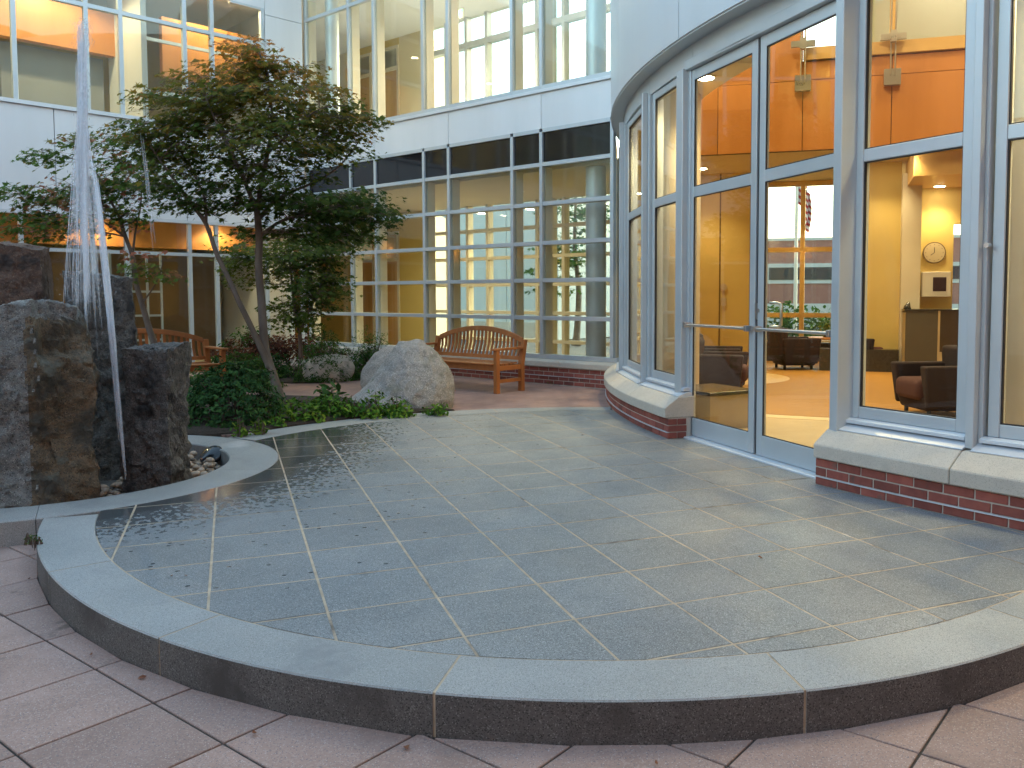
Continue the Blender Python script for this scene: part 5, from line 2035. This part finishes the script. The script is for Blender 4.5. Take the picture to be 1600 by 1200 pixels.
def make_bench(label, loc, rz):
    """arched-back teak bench; +x along the back, front towards -y"""
    t = thing('garden_bench', label, 'bench', loc, rz, 'arched wooden benches in the court')
    HW = 0.96
    for sx in (-1, 1):
        x = sx * HW
        part('leg', MB().box(x - .035, x + .035, -.56, -.49, 0, .625), WOODB, t, local=True, bevel=.004)
        lean = MB()
        pts = [(0.0, 0), (0.0, .42), (.07, .765)]
        for (y0, z0), (y1, z1) in zip(pts[:-1], pts[1:]):
            lean.hexa([(x - .035, y0 - .035, z0), (x + .035, y0 - .035, z0), (x + .035, y0 + .035, z0), (x - .035, y0 + .035, z0), (x - .035, y1 - .035, z1), (x + .035, y1 - .035, z1), (x + .035, y1 + .035, z1), (x - .035, y1 + .035, z1)])
        part('leg', lean, WOODB, t, local=True)
        arm = MB().hexa([(x - .045, -.61, .627), (x + .045, -.61, .627), (x + .045, .03, .632), (x - .045, .03, .632), (x - .045, -.61, .657), (x + .045, -.61, .657), (x + .045, .03, .665), (x - .045, .03, .665)])
        part('armrest', arm, WOODB, t, local=True, bevel=.006)
        part('side_rail', MB().box(x - .02, x + .02, -.49, -.035, .33, .40), WOODB, t, local=True)
        part('stretcher', MB().box(x - .018, x + .018, -.49, -.035, .15, .20), WOODB, t, local=True)
    part('apron', MB().box(-HW + .035, HW - .035, -.545, -.515, .325, .41), WOODB, t, local=True, bevel=.003)
    part('apron', MB().box(-HW + .035, HW - .035, -.015, .015, .325, .40), WOODB, t, local=True, bevel=.003)
    sme = None
    for k in range(6):
        o = part('seat_slat', MB().box(-HW + .036, HW - .036, 0, .075, 0, .022), WOODB, t, local=True, bevel=.004) if sme is None else link('seat_slat', sme, None, t, local=True)
        sme = o.data
        dip = -.014 * math.sin(PI * k / 5)
        o.location = (0, -.585 + k * .0925, .413 + dip)

    def arch(x):
        return .765 + .185 * (1 - (x / HW) ** 2) ** .9 if abs(x) < HW else .765

    def yb(z):
        return .07 * max(0, (z - .42)) / .345
    ar = MB()
    m_ = 20
    vs, fs = [], []
    for k in range(m_ + 1):
        x = -HW + .036 + (2 * HW - .072) * k / m_
        z1 = arch(x) + .005
        z0 = z1 - .075
        for z in (z0, z1):
            for dy in (-.022, .022):
                vs.append((x, yb(z) + dy, z))
    for k in range(m_):
        a = k * 4
        b_ = a + 4
        fs += [(a, b_, b_ + 1, a + 1), (a + 2, a + 3, b_ + 3, b_ + 2), (a, a + 2, b_ + 2, b_), (a + 1, b_ + 1, b_ + 3, a + 3)]
    fs += [(0, 1, 3, 2), (m_ * 4, m_ * 4 + 2, m_ * 4 + 3, m_ * 4 + 1)]
    part('arched_rail', ar.add(vs, fs), WOODB, t, local=True, bevel=.004)
    part('lower_rail', MB().hexa([(-HW + .036, yb(.47) - .018, .46), (HW - .036, yb(.47) - .018, .46), (HW - .036, yb(.47) + .018, .46), (-HW + .036, yb(.47) + .018, .46), (-HW + .036, yb(.52) - .018, .515), (HW - .036, yb(.52) - .018, .515), (HW - .036, yb(.52) + .018, .515), (-HW + .036, yb(.52) + .018, .515)]), WOODB, t, local=True)
    ns = 22
    for k in range(ns):
        x = -HW + .10 + (2 * HW - .20) * k / (ns - 1)
        z0, z1 = .516, arch(x) - .071
        mb = MB()
        zm = (z0 + z1) / 2
        for za, zb_, ba, bb in ((z0, zm, 0, .018), (zm, z1, .018, 0)):
            mb.hexa([(x - .019, yb(za) + ba - .008, za), (x + .019, yb(za) + ba - .008, za), (x + .019, yb(za) + ba + .008, za), (x - .019, yb(za) + ba + .008, za),
                     (x - .019, yb(zb_) + bb - .008, zb_), (x + .019, yb(zb_) + bb - .008, zb_), (x + .019, yb(zb_) + bb + .008, zb_), (x - .019, yb(zb_) + bb + .008, zb_)])
        part('back_slat', mb, WOODB, t, local=True)
    return t


rr_ = gp(814, 609)
b1 = Vector((rr_.x, rr_.y, 0)) - Vector((EW[0], EW[1], 0)) * 0.95
make_bench('wooden arched-back bench right of the large boulder, before the brick base', (b1.x, b1.y, -0.012), math.atan2(EW[1], EW[0]))
pr_ = at(322, 464, 12.8)
b2_ = Vector((pr_.x, pr_.y, 0)) - Vector((EL[0], EL[1], 0)) * 0.96
make_bench('wooden arched-back bench behind the fountain, half hidden by shrubs', (b2_.x, b2_.y, -0.012), math.atan2(EL[1], EL[0]))

# ------------------------------------------------------------------ water jet
wj = at(130, 430, 6.6)
jet = thing('water_jet', 'tall white plume of water rising and falling among the fountain stones', 'fountain', (wj.x, wj.y, -0.2))
DJ = 6.55


def jp(x, y, dd=0.0):
    return at(x, y, DJ + dd)


rg = random.Random(11)
core, veil = MB(), MB()


def strand(mb, pts, r0, r1, n_=5):
    P = [Vector(p) for p in pts]
    Q = []
    for i in range(len(P) - 1):
        p0, p1, p2, p3 = P[max(i - 1, 0)], P[i], P[i + 1], P[min(i + 2, len(P) - 1)]
        for u in (0, .25, .5, .75):
            Q.append(0.5 * ((2 * p1) + (p2 - p0) * u + (2 * p0 - 5 * p1 + 4 * p2 - p3) * u * u + (3 * p1 - p0 - 3 * p2 + p3) * u ** 3))
    Q.append(P[-1])
    m_ = len(Q)
    rs = [(r0 + (r1 - r0) * i / (m_ - 1)) * (1 + 0.35 * mnoise.noise(Q[i] * 9)) for i in range(m_)]
    rs[0] *= 0.4
    rs[-1] *= 0.4
    mb.tube(Q, rs, n_)


# rising column
for k in range(60):
    ox, oy = rg.gauss(0, 3.0), rg.gauss(0, .02)
    top = rg.uniform(38, 170) if k > 8 else rg.uniform(33, 60)
    sp = rg.gauss(0, 4)
    y0 = rg.uniform(top + 50, 430)
    ym = (y0 + top) / 2
    strand(core, [jp(130 + ox * .5, y0, oy), jp(130 + ox * .8 + sp * .2, ym, oy), jp(129 + ox + sp * .5, top, oy)], rg.uniform(.003, .009), rg.uniform(.004, .012))
# falling curtain, widening downwards
for k in range(400):
    top = rg.uniform(120, 400) if k % 3 else rg.uniform(60, 250)
    s_ = max(-1.8, min(1.8, rg.gauss(0, 0.9)))
    dd = rg.gauss(0, .09)
    yb_ = min(rg.uniform(470, 500) if s_ < .6 else 560, top + rg.uniform(40, 170))
    x0 = 129 + s_ * 4

    def xx(y):
        return x0 + s_ * (max(0, y - 190) / 230.0) ** 0.9 * 13 + (max(0, y - 240) / 260.0) * 6
    ym = (top + yb_) / 2
    strand(veil, [jp(xx(top), top, dd * .3), jp(xx(ym), ym, dd * .7), jp(xx(yb_), yb_, dd)], rg.uniform(.0015, .004), rg.uniform(.0015, .0045), 4)
# the bright stream down the front, right of centre, and thinner ones
for k in range(46):
    o_ = rg.gauss(0, 2.4)
    a_, b_ = sorted((rg.uniform(230, 500), rg.uniform(420, 752)))
    if b_ - a_ < 90:
        b_ = min(752, a_ + 140)

    def sx(y):
        q_ = (y - 240) / 515.0
        return 143 + 52 * q_ ** 0.82 if q_ > 0 else 143

    ym = (a_ + b_) / 2
    strand(core, [jp(sx(a_) + o_, a_, -.2), jp(sx(ym) + o_, ym, -.3), jp(sx(b_) + o_ * .8, b_, -.35)], rg.uniform(.004, .008), rg.uniform(.005, .010))
for k in range(14):
    o_ = rg.gauss(0, 2.2)
    a_ = rg.uniform(240, 420)
    b_ = a_ + rg.uniform(100, 230)

    def s2(y):
        return 131 + 8 * max(0, (y - 250) / 400)
    strand(veil, [jp(s2(a_) + o_, a_, -.15), jp(s2((a_ + b_) / 2) + o_, (a_ + b_) / 2, -.2), jp(s2(b_) + o_, min(b_, 590), -.25)], rg.uniform(.003, .006), rg.uniform(.004, .008))
for k in range(9):
    o_ = rg.gauss(0, 1.6)
    a_ = rg.uniform(170, 330)
    b_ = a_ + rg.uniform(50, 130)

    def s3(y):
        return 212 + 46 * ((y - 130) / 410.0)
    strand(veil, [jp(s3(a_) + o_, a_, .4), jp(s3(b_) + o_, b_, .4)], .003, .005, 4)
part('jet_column', core, WATER, jet, smooth='all')
part('falling_veil', veil, SPRAY, jet, smooth='all')
# droplets
dv = MB()
ico = bmesh.new()
bmesh.ops.create_icosphere(ico, subdivisions=1, radius=1)
iv = [v.co.copy() for v in ico.verts]
ifc = [tuple(v.index for v in f_.verts) for f_ in ico.faces]
ico.free()
for k in range(5200):
    y = 32 + 440 * rg.uniform(0, 1) ** 0.8
    w = 5 + 15 * (max(0, y - 190) / 240.0) ** 0.9 + (5 if y < 75 else 0)
    x = 129 + (max(0, y - 240) / 260.0) * 6 + rg.gauss(0, w * .8)
    p = jp(x, y, rg.gauss(0, .08))
    r = rg.uniform(.0010, .0030)
    st = rg.uniform(1, 5)
    dv.add([(p.x + q.x * r, p.y + q.y * r, p.z + q.z * r * st) for q in iv], ifc)
for k in range(420):
    p = jp(130 + rg.gauss(0, 5.5), 46 + rg.gauss(0, 9), rg.gauss(0, .04))
    r = rg.uniform(.0015, .0045)
    dv.add([(p.x + q.x * r, p.y + q.y * r, p.z + q.z * r * 1.4) for q in iv], ifc)
for k in range(160):
    p = jp(rg.uniform(88, 190), rg.uniform(395, 480), rg.uniform(-.5, .3))
    r = rg.uniform(.0015, .004)
    dv.add([(p.x + q.x * r, p.y + q.y * r, p.z + q.z * r * 1.5) for q in iv], ifc)
part('droplets', dv, SPRAY, jet, smooth='all', kind='stuff')

# ------------------------------------------------------------------ lobby furniture


def rbox(x0, x1, y0, y1, z0, z1, r=.06, taper=0.0, name='x'):
    mb = MB().hexa([(x0 + taper, y0 + taper, z0), (x1 - taper, y0 + taper, z0), (x1 - taper, y1 - taper, z0), (x0 + taper, y1 - taper, z0), (x0, y0, z1), (x1, y0, z1), (x1, y1, z1), (x0, y1, z1)])
    return mb


def armchair(label, loc, rz, group='plum lounge chairs in the lobby'):
    """front towards -y"""
    t = thing('armchair', label, 'armchair', loc, rz, group)
    part('seat', rbox(-.27, .27, -.42, .25, .20, .44), UPHOL_S, t, local=True, smooth=True, bevel=.07, seg=4)
    part('backrest', rbox(-.40, .40, .22, .44, .18, .80, taper=.03), UPHOL, t, local=True, smooth=True, bevel=.06, seg=4)
    for s in (-1, 1):
        a, b = (.27, .43) if s > 0 else (-.43, -.27)
        part('armrest', rbox(a, b, -.40, .35, .12, .60, taper=.05), UPHOL, t, local=True, smooth=True, bevel=.055, seg=4)
    part('seat_base', rbox(-.34, .34, -.36, .36, .08, .24, taper=.04), UPHOL, t, local=True, smooth=True, bevel=.03, seg=2)
    for sx in (-1, 1):
        for sy in (-1, 1):
            part('foot', MB().cyl(sx * .26, sy * .26, 0, .10, .025, 10), DARKG, t, local=True)
    return t


def zf(p, z=0.015):
    return (p.x, p.y, z)


armchair('plum armchair seen from the side through the left door leaf', zf(gp(1120, 620)), 0.89)
armchair('plum armchair against the yellow wall, beyond the chair in the left door', zf(at(1118, 600, 13.2)), 0.95)
armchair('dark armchair seen from the side before the rear window', zf(gp(1240, 577)), 1.25)
armchair('plum armchair beside the dark plinth, left edge of the right window', zf(gp(1352, 577)), 0.25)
armchair('plum armchair nearest the glass in the right window', zf(gp(1466, 650)), -1.85)
# side table with a plant
tp = gp(1292, 574)
tb_ = thing('side_table', 'small cherry side table with a plant by the rear window', 'table', zf(tp))
part('table_top', MB().cyl(0, 0, .55, .585, .42, 28), ORANGE, tb_, local=True)
for k in range(3):
    a = 2 * PI * k / 3 + .4
    part('leg', MB().tube([(.3 * math.cos(a), .3 * math.sin(a), .55), (.34 * math.cos(a), .34 * math.sin(a), 0)], .022, 8), ORANGE, tb_, local=True)
pl_ = thing('potted_plant', 'small bronze-leaved plant standing on the cherry side table', 'plant', (tp.x, tp.y, .60))
part('pot', MB().cyl(0, 0, 0, .12, .07, 16, .09), DGRAN, pl_, local=True)
rgp = np.random.default_rng(3)
pp = rgp.normal(0, .09, (90, 3)) + np.array([0, 0, .22])
link('foliage', leaves_mesh('foliage', pp, rgp.normal(size=(90, 3)) + np.array([0, 0, .8]), rgp.uniform(0, 6, 90), np.full(90, .09), rgp.uniform(0, 1, 90), OVAL), YGREEN_L, pl_, local=True)
# table edge at the left door
tq = at(1096, 560, 11.9)
tb2 = thing('side_table', 'cherry side table whose edge shows at the left of the door', 'table', (tq.x, tq.y, .015))
part('table_top', MB().cyl(0, 0, .52, .555, .28, 28), ORANGE, tb2, local=True)
part('pedestal', MB().cyl(0, 0, .02, .52, .04, 16), ORANGE, tb2, local=True)
part('foot', MB().cyl(0, 0, 0, .025, .22, 24), ORANGE, tb2, local=True)
# low stone-topped cabinet inside the left door
cb = gp(1090, 640)
c0 = thing('low_cabinet', 'low beige cabinet with a dark stone top just inside the left door', 'cabinet', (3.55, 4.95, .007), rad(8))
part('cabinet_body', MB().box(-.36, .24, -.2, .5, 0, .36), CASEB, c0, local=True, bevel=.004)
part('stone_top', MB().box(-.39, .27, -.23, .53, .362, .40), DGRAN, c0, local=True, bevel=.004)
# reception counter
kc = LB(1.66, 15.9, 0)
kt = thing('reception_counter', 'dark panelled reception counter with beige door under the clock', 'counter', (kc[0], kc[1], .015), math.atan2(U2[1], U2[0]))
part('counter_front', MB().box(-.40, .13, 0, .05, .06, 1.14), M('grey_laminate', (0.085, 0.075, 0.06), rough=.35), kt, local=True)
part('counter_front', MB().box(.165, .8, 0, .05, .42, 1.14), M('brown_laminate', (0.05, 0.035, 0.025), rough=.35), kt, local=True)
part('counter_post', MB().box(.13, .165, -.006, .05, .02, 1.14), CASEB, kt, local=True)
part('cabinet_door', MB().box(.165, .8, .002, .05, .04, .417), CASEB, kt, local=True)
part('counter_body', MB().box(-.40, .8, .052, .7, 0, 1.10), CASEB, kt, local=True)
part('counter_top', MB().box(-.42, .82, -.02, .72, 1.141, 1.165), DGRAN, kt, local=True)
og = thing('counter_ornament', 'small dark ornament on the left end of the reception counter', 'ornament', (0, 0, 0))
oc = LB(1.30, 16.1, 1.18)
og.location = oc
WL[og.name] = Vector(oc)
part('figure', MB().tube([(0, 0, 0), (0, 0, .04), (.02, 0, .09), (.03, 0, .12)], [.07, .06, .035, .02], 10), DGRAN, og, local=True, smooth='all')
# clock
ck = LB(1.83, 17.06, 2.22)
cl_ = thing('wall_clock', 'round beige wall clock above the white cabinet in the lobby', 'clock', ck, math.atan2(U2[1], U2[0]))


def cylY(r0, y0, y1, n_=40):
    return MB().tube([(0, y0, 0), (0, y1, 0)], r0, n_)


part('clock_rim', cylY(.20, .0, .05), M('bronze_rim', (.12, .08, .04), rough=.4), cl_, local=True, smooth=True)
part('clock_dial', cylY(.182, -.006, .0), CLOCKF, cl_, local=True)
hd = MB().box(-.006, .006, -.010, -.007, 0, .10)
part('clock_hand', hd, DARKG, cl_, local=True)
part('clock_hand', MB().hexa([(0, -.010, -.006), (.0, -.007, -.006), (.0, -.007, .006), (0, -.010, .006), (-.06, -.010, -.05), (-.06, -.007, -.05), (-.066, -.007, -.042), (-.066, -.010, -.042)]), DARKG, cl_, local=True)
ticks = MB()
for k in range(12):
    a = k * PI / 6
    ticks.box(.15 * math.cos(a) - .006, .15 * math.cos(a) + .006, -.009, -.0065, .15 * math.sin(a) - .006, .15 * math.sin(a) + .006)
part('hour_marks', ticks, DARKG, cl_, local=True)
wc = LB(1.86, 17.02, 1.40)
wcab = thing('wall_cabinet', 'white wall cabinet with a small dark window below the clock', 'cabinet', wc, math.atan2(U2[1], U2[0]))
part('cabinet_case', MB().box(-.25, .25, -.12, .08, 0, .46), WHITEP, wcab, local=True, bevel=.006)
part('cabinet_window', MB().box(-.06, .17, -.128, -.121, .10, .36), M('dark_display', (.03, .012, .012), rough=.2), wcab, local=True)
# thermostat and switch plates on the yellow wall
for k, (x, y, lab) in enumerate(((1129, 448, 'round thermostat on the yellow lobby wall'), (1128, 469, 'small square switch plate under the thermostat'))):
    p = LB(-2.12, 17.46, 1.60 - .30 * k)
    tt = thing('wall_switch', lab, 'switch', p, math.atan2(U2[1], U2[0]))
    part('plate', cylY(.07, 0, .03, 24) if k == 0 else MB().box(-.05, .05, 0, .03, -.08, .08), CASEB, tt, local=True)

# ------------------------------------------------------------------ lamps


def downlight(label, loc, power, spot=True, col=(1, .79, .42), angle=110, group='round ceiling downlights', lampmat=None, blend=.8):
    t = thing('ceiling_light', label, 'ceiling light', loc, group=group)
    part('trim_ring', MB().cyl(0, 0, -.012, .0, .11, 24), WHITEP, t, local=True)
    part('lamp_disc', MB().cyl(0, 0, -.018, -.0125, .085, 24), lampmat or LAMP, t, local=True)
    if power:
        d_ = bpy.data.lights.new('downlight', 'SPOT')
        d_.energy = power
        d_.color = col
        d_.spot_size = rad(angle)
        d_.spot_blend = blend
        d_.shadow_soft_size = .09
        o = bpy.data.objects.new('downlight_lamp', d_)
        COL.objects.link(o)
        o.parent = t
        o.location = (0, 0, -.05)
    return t


LOBP = 36
for k, (u, v, pw, lab) in enumerate((
        (-2.45, 16.6, LOBP, 'downlight in the lobby ceiling near the yellow wall'), (-0.6, 17.8, LOBP, 'downlight in the lobby ceiling before the rear window'),
        (0.85, 16.2, LOBP, 'downlight in the lobby ceiling above the left armchair of the right window'), (1.86, 16.75, 34, 'downlight washing the wall clock'),
        (1.2, 15.25, LOBP, 'bright downlight at the edge of the lobby bulkhead'), (4.5, 16.0, LOBP, 'downlight in the lobby ceiling at the far right'))):
    z = ZC - .005 if not (lab.startswith('downlight washing')) else 3.415
    downlight(lab, LB(u, v, z), pw, group='lobby ceiling downlights')
# unseen lamps added under the atrium roof to brighten the lobby
for k, (u, v) in enumerate(((-3.2, 13.2), (-1.0, 12.0), (1.2, 10.5), (3.0, 9.5), (-1.5, 14.0), (2.2, 13.6), (4.5, 12.5))):
    downlight('unseen added downlight high in the atrium roof', LB(u, v, 8.44), 110, angle=150, group='added atrium roof downlights')
downlight('unseen lamp added to brighten the pale upper room behind the clerestory', LB(2.2, 16.4, 8.44), 60, group='added atrium roof downlights', angle=160, lampmat=LAMPW, col=(1, .9, .72))  # added only to brighten the upper room, no fitting in view
for lab, r_, a_ in (('downlight at the left lobby column, window side', 9.6, 171.2), ('downlight left of the left lobby column', 9.6, 163.5), ('downlight beside the right lobby column', 9.62, 197.0), ('downlight right of the right lobby column', 9.6, 203)):
    downlight(lab, (*pol(r_, a_), 3.735), 62, group='lobby edge downlights', angle=140)
for lab, s, t_ in (('downlight over the corridor doors', -11.6, 2.0), ('downlight in the corridor ceiling left of the doors', -13.2, 1.4), ('downlight in the lower corridor ceiling, middle', -9.6, 1.9), ('downlight in the lower corridor by the silver column', -6.6, 1.6)):
    downlight(lab, WG(s, t_, 3.455), 25, group='lower corridor downlights', angle=140)
for lab, s, t_ in (('downlight in the upper corridor over the doors', -11.9, 1.8), ('downlight in the upper corridor, middle', -10.0, 1.6), ('downlight in the upper corridor, near the windows', -8.4, 1.5)):
    downlight(lab, WG(s, t_, 7.69), 90, group='upper corridor downlights', lampmat=LAMPW, col=(1, .82, .6), angle=140)
for lab, s, t_ in (('lamp in the lower room behind the doors, left', -13.2, WT + 1.2), ('lamp in the lower room behind the doors, right', -11.6, WT + 1.2)):
    downlight(lab, WG(s, t_, 3.45), 40, group='room lamps behind the corridor doors', angle=150)
for lab, s, t_ in (('lamp in the upper room behind the doors, left', -13.2, WT + 1.2), ('lamp in the upper room behind the doors, right', -11.6, WT + 1.2)):
    downlight(lab, WG(s, t_, 7.54), 40, group='room lamps behind the corridor doors', angle=150)
for lab, s, t_, z, pw in (('added lamp in the upper left room, left window', -0.6, 1.2, 7.49, 60), ('added lamp in the upper left room, middle window', 2.4, 1.1, 7.49, 75), ('added lamp in the upper left room, right window', 5.0, .6, 7.49, 60),
                          ('added lamp in the lower left room, left', 0.4, 1.25, 2.94, 20), ('added lamp in the lower left room, middle', 3.0, 1.25, 2.94, 20), ('added lamp in the lower left room, right', 5.3, 1.25, 2.94, 20), ('added lamp in the lower left room, far left', -2.4, 1.25, 2.94, 20)):
    downlight(lab, LF(s, t_, z), pw * .8, group='added left building lamps', angle=150, blend=.4)  # lamps added to light the panels standing in for reflections


def text_mesh(body, size, depth):
    cu = bpy.data.curves.new('text', 'FONT')
    cu.body = body
    cu.size = size
    cu.extrude = depth
    cu.align_x = 'CENTER'
    cu.align_y = 'CENTER'
    o = bpy.data.objects.new('text', cu)
    COL.objects.link(o)
    bpy.context.view_layer.update()
    me = bpy.data.meshes.new_from_object(o.evaluated_get(bpy.context.evaluated_depsgraph_get()))
    bpy.data.objects.remove(o)
    return me


for lab, p in (('green exit sign under the lower corridor ceiling', WG(far_s(628) - .2, 2.6, 3.2)), ('green exit sign under the upper corridor ceiling', WG(-11.4, 2.0, 7.25))):
    ex = thing('exit_sign', lab, 'sign', p, rzw)
    part('sign_case', MB().box(-.17, .17, 0, .03, -.1, .1), WHITEP, ex, local=True)
    me = text_mesh('EXIT', .15, .003)
    me.materials.append(EXITG)
    o = link('sign_lettering', me, None, ex, local=True)
    o.rotation_euler = (PI / 2, 0, 0)
    o.location = (0, -.004, 0)
    part('sign_bracket', MB().box(-.02, .02, .005, .025, .1, .3 if p[2] > 5 else .255), WHITEP, ex, local=True)

# ------------------------------------------------------------------ fallen leaves on the pavers
lf_m = M('dry_leaf', (0.16, 0.055, 0.025), (0.22, 0.09, 0.04), 30, .8)
LL = ['dry leaf on the pink pavers below the left part of the kerb', 'dry leaf on the pink pavers below the middle kerb joint', 'tiny dry leaf on the pavers close under the kerb, far left', 'tiny dry leaf on the pavers near the kerb, next to the far-left one', 'dry leaf on the pavers at the bottom edge of the picture', 'upper of two dark leaf bits on the tiles near the left kerb', 'lower left of two dark leaf bits on the tiles near the left kerb', 'dry leaf where the kerb ends at the fountain rim', 'dry leaf on the tiles in front of the brick pier left of the door', 'dry leaf on the pink terrace under the bench', 'lone leaf speck in the middle of the dry tiles']
for k, (x, y) in enumerate(((398, 1147), (636, 1169), (142, 1024), (222, 1060), (1026, 1194), (290, 900), (268, 901), (45, 905), (910, 680), (657, 622), (1188, 872))):
    z = ZL + .004 if y > 905 or x < 60 else .003
    if y < 640:
        z = -.009
    p = gp(x, y, z)
    s_ = random.uniform(.012, .022)
    mb = MB()
    m_ = 6
    vs = [(s_ * math.cos(q * PI / 3) * random.uniform(.5, 1), .7 * s_ * math.sin(q * PI / 3) * random.uniform(.5, 1), random.uniform(.002, .012)) for q in range(m_)] + [(0, 0, .002)]
    o = part('fallen_leaf', mb.add(vs, [(q, (q + 1) % m_, m_) for q in range(m_)]), lf_m)
    o.location = p
    o.rotation_euler = (0, 0, random.uniform(0, 6))
    props(o, LL[k], 'leaf', 'fallen leaves on the paving')
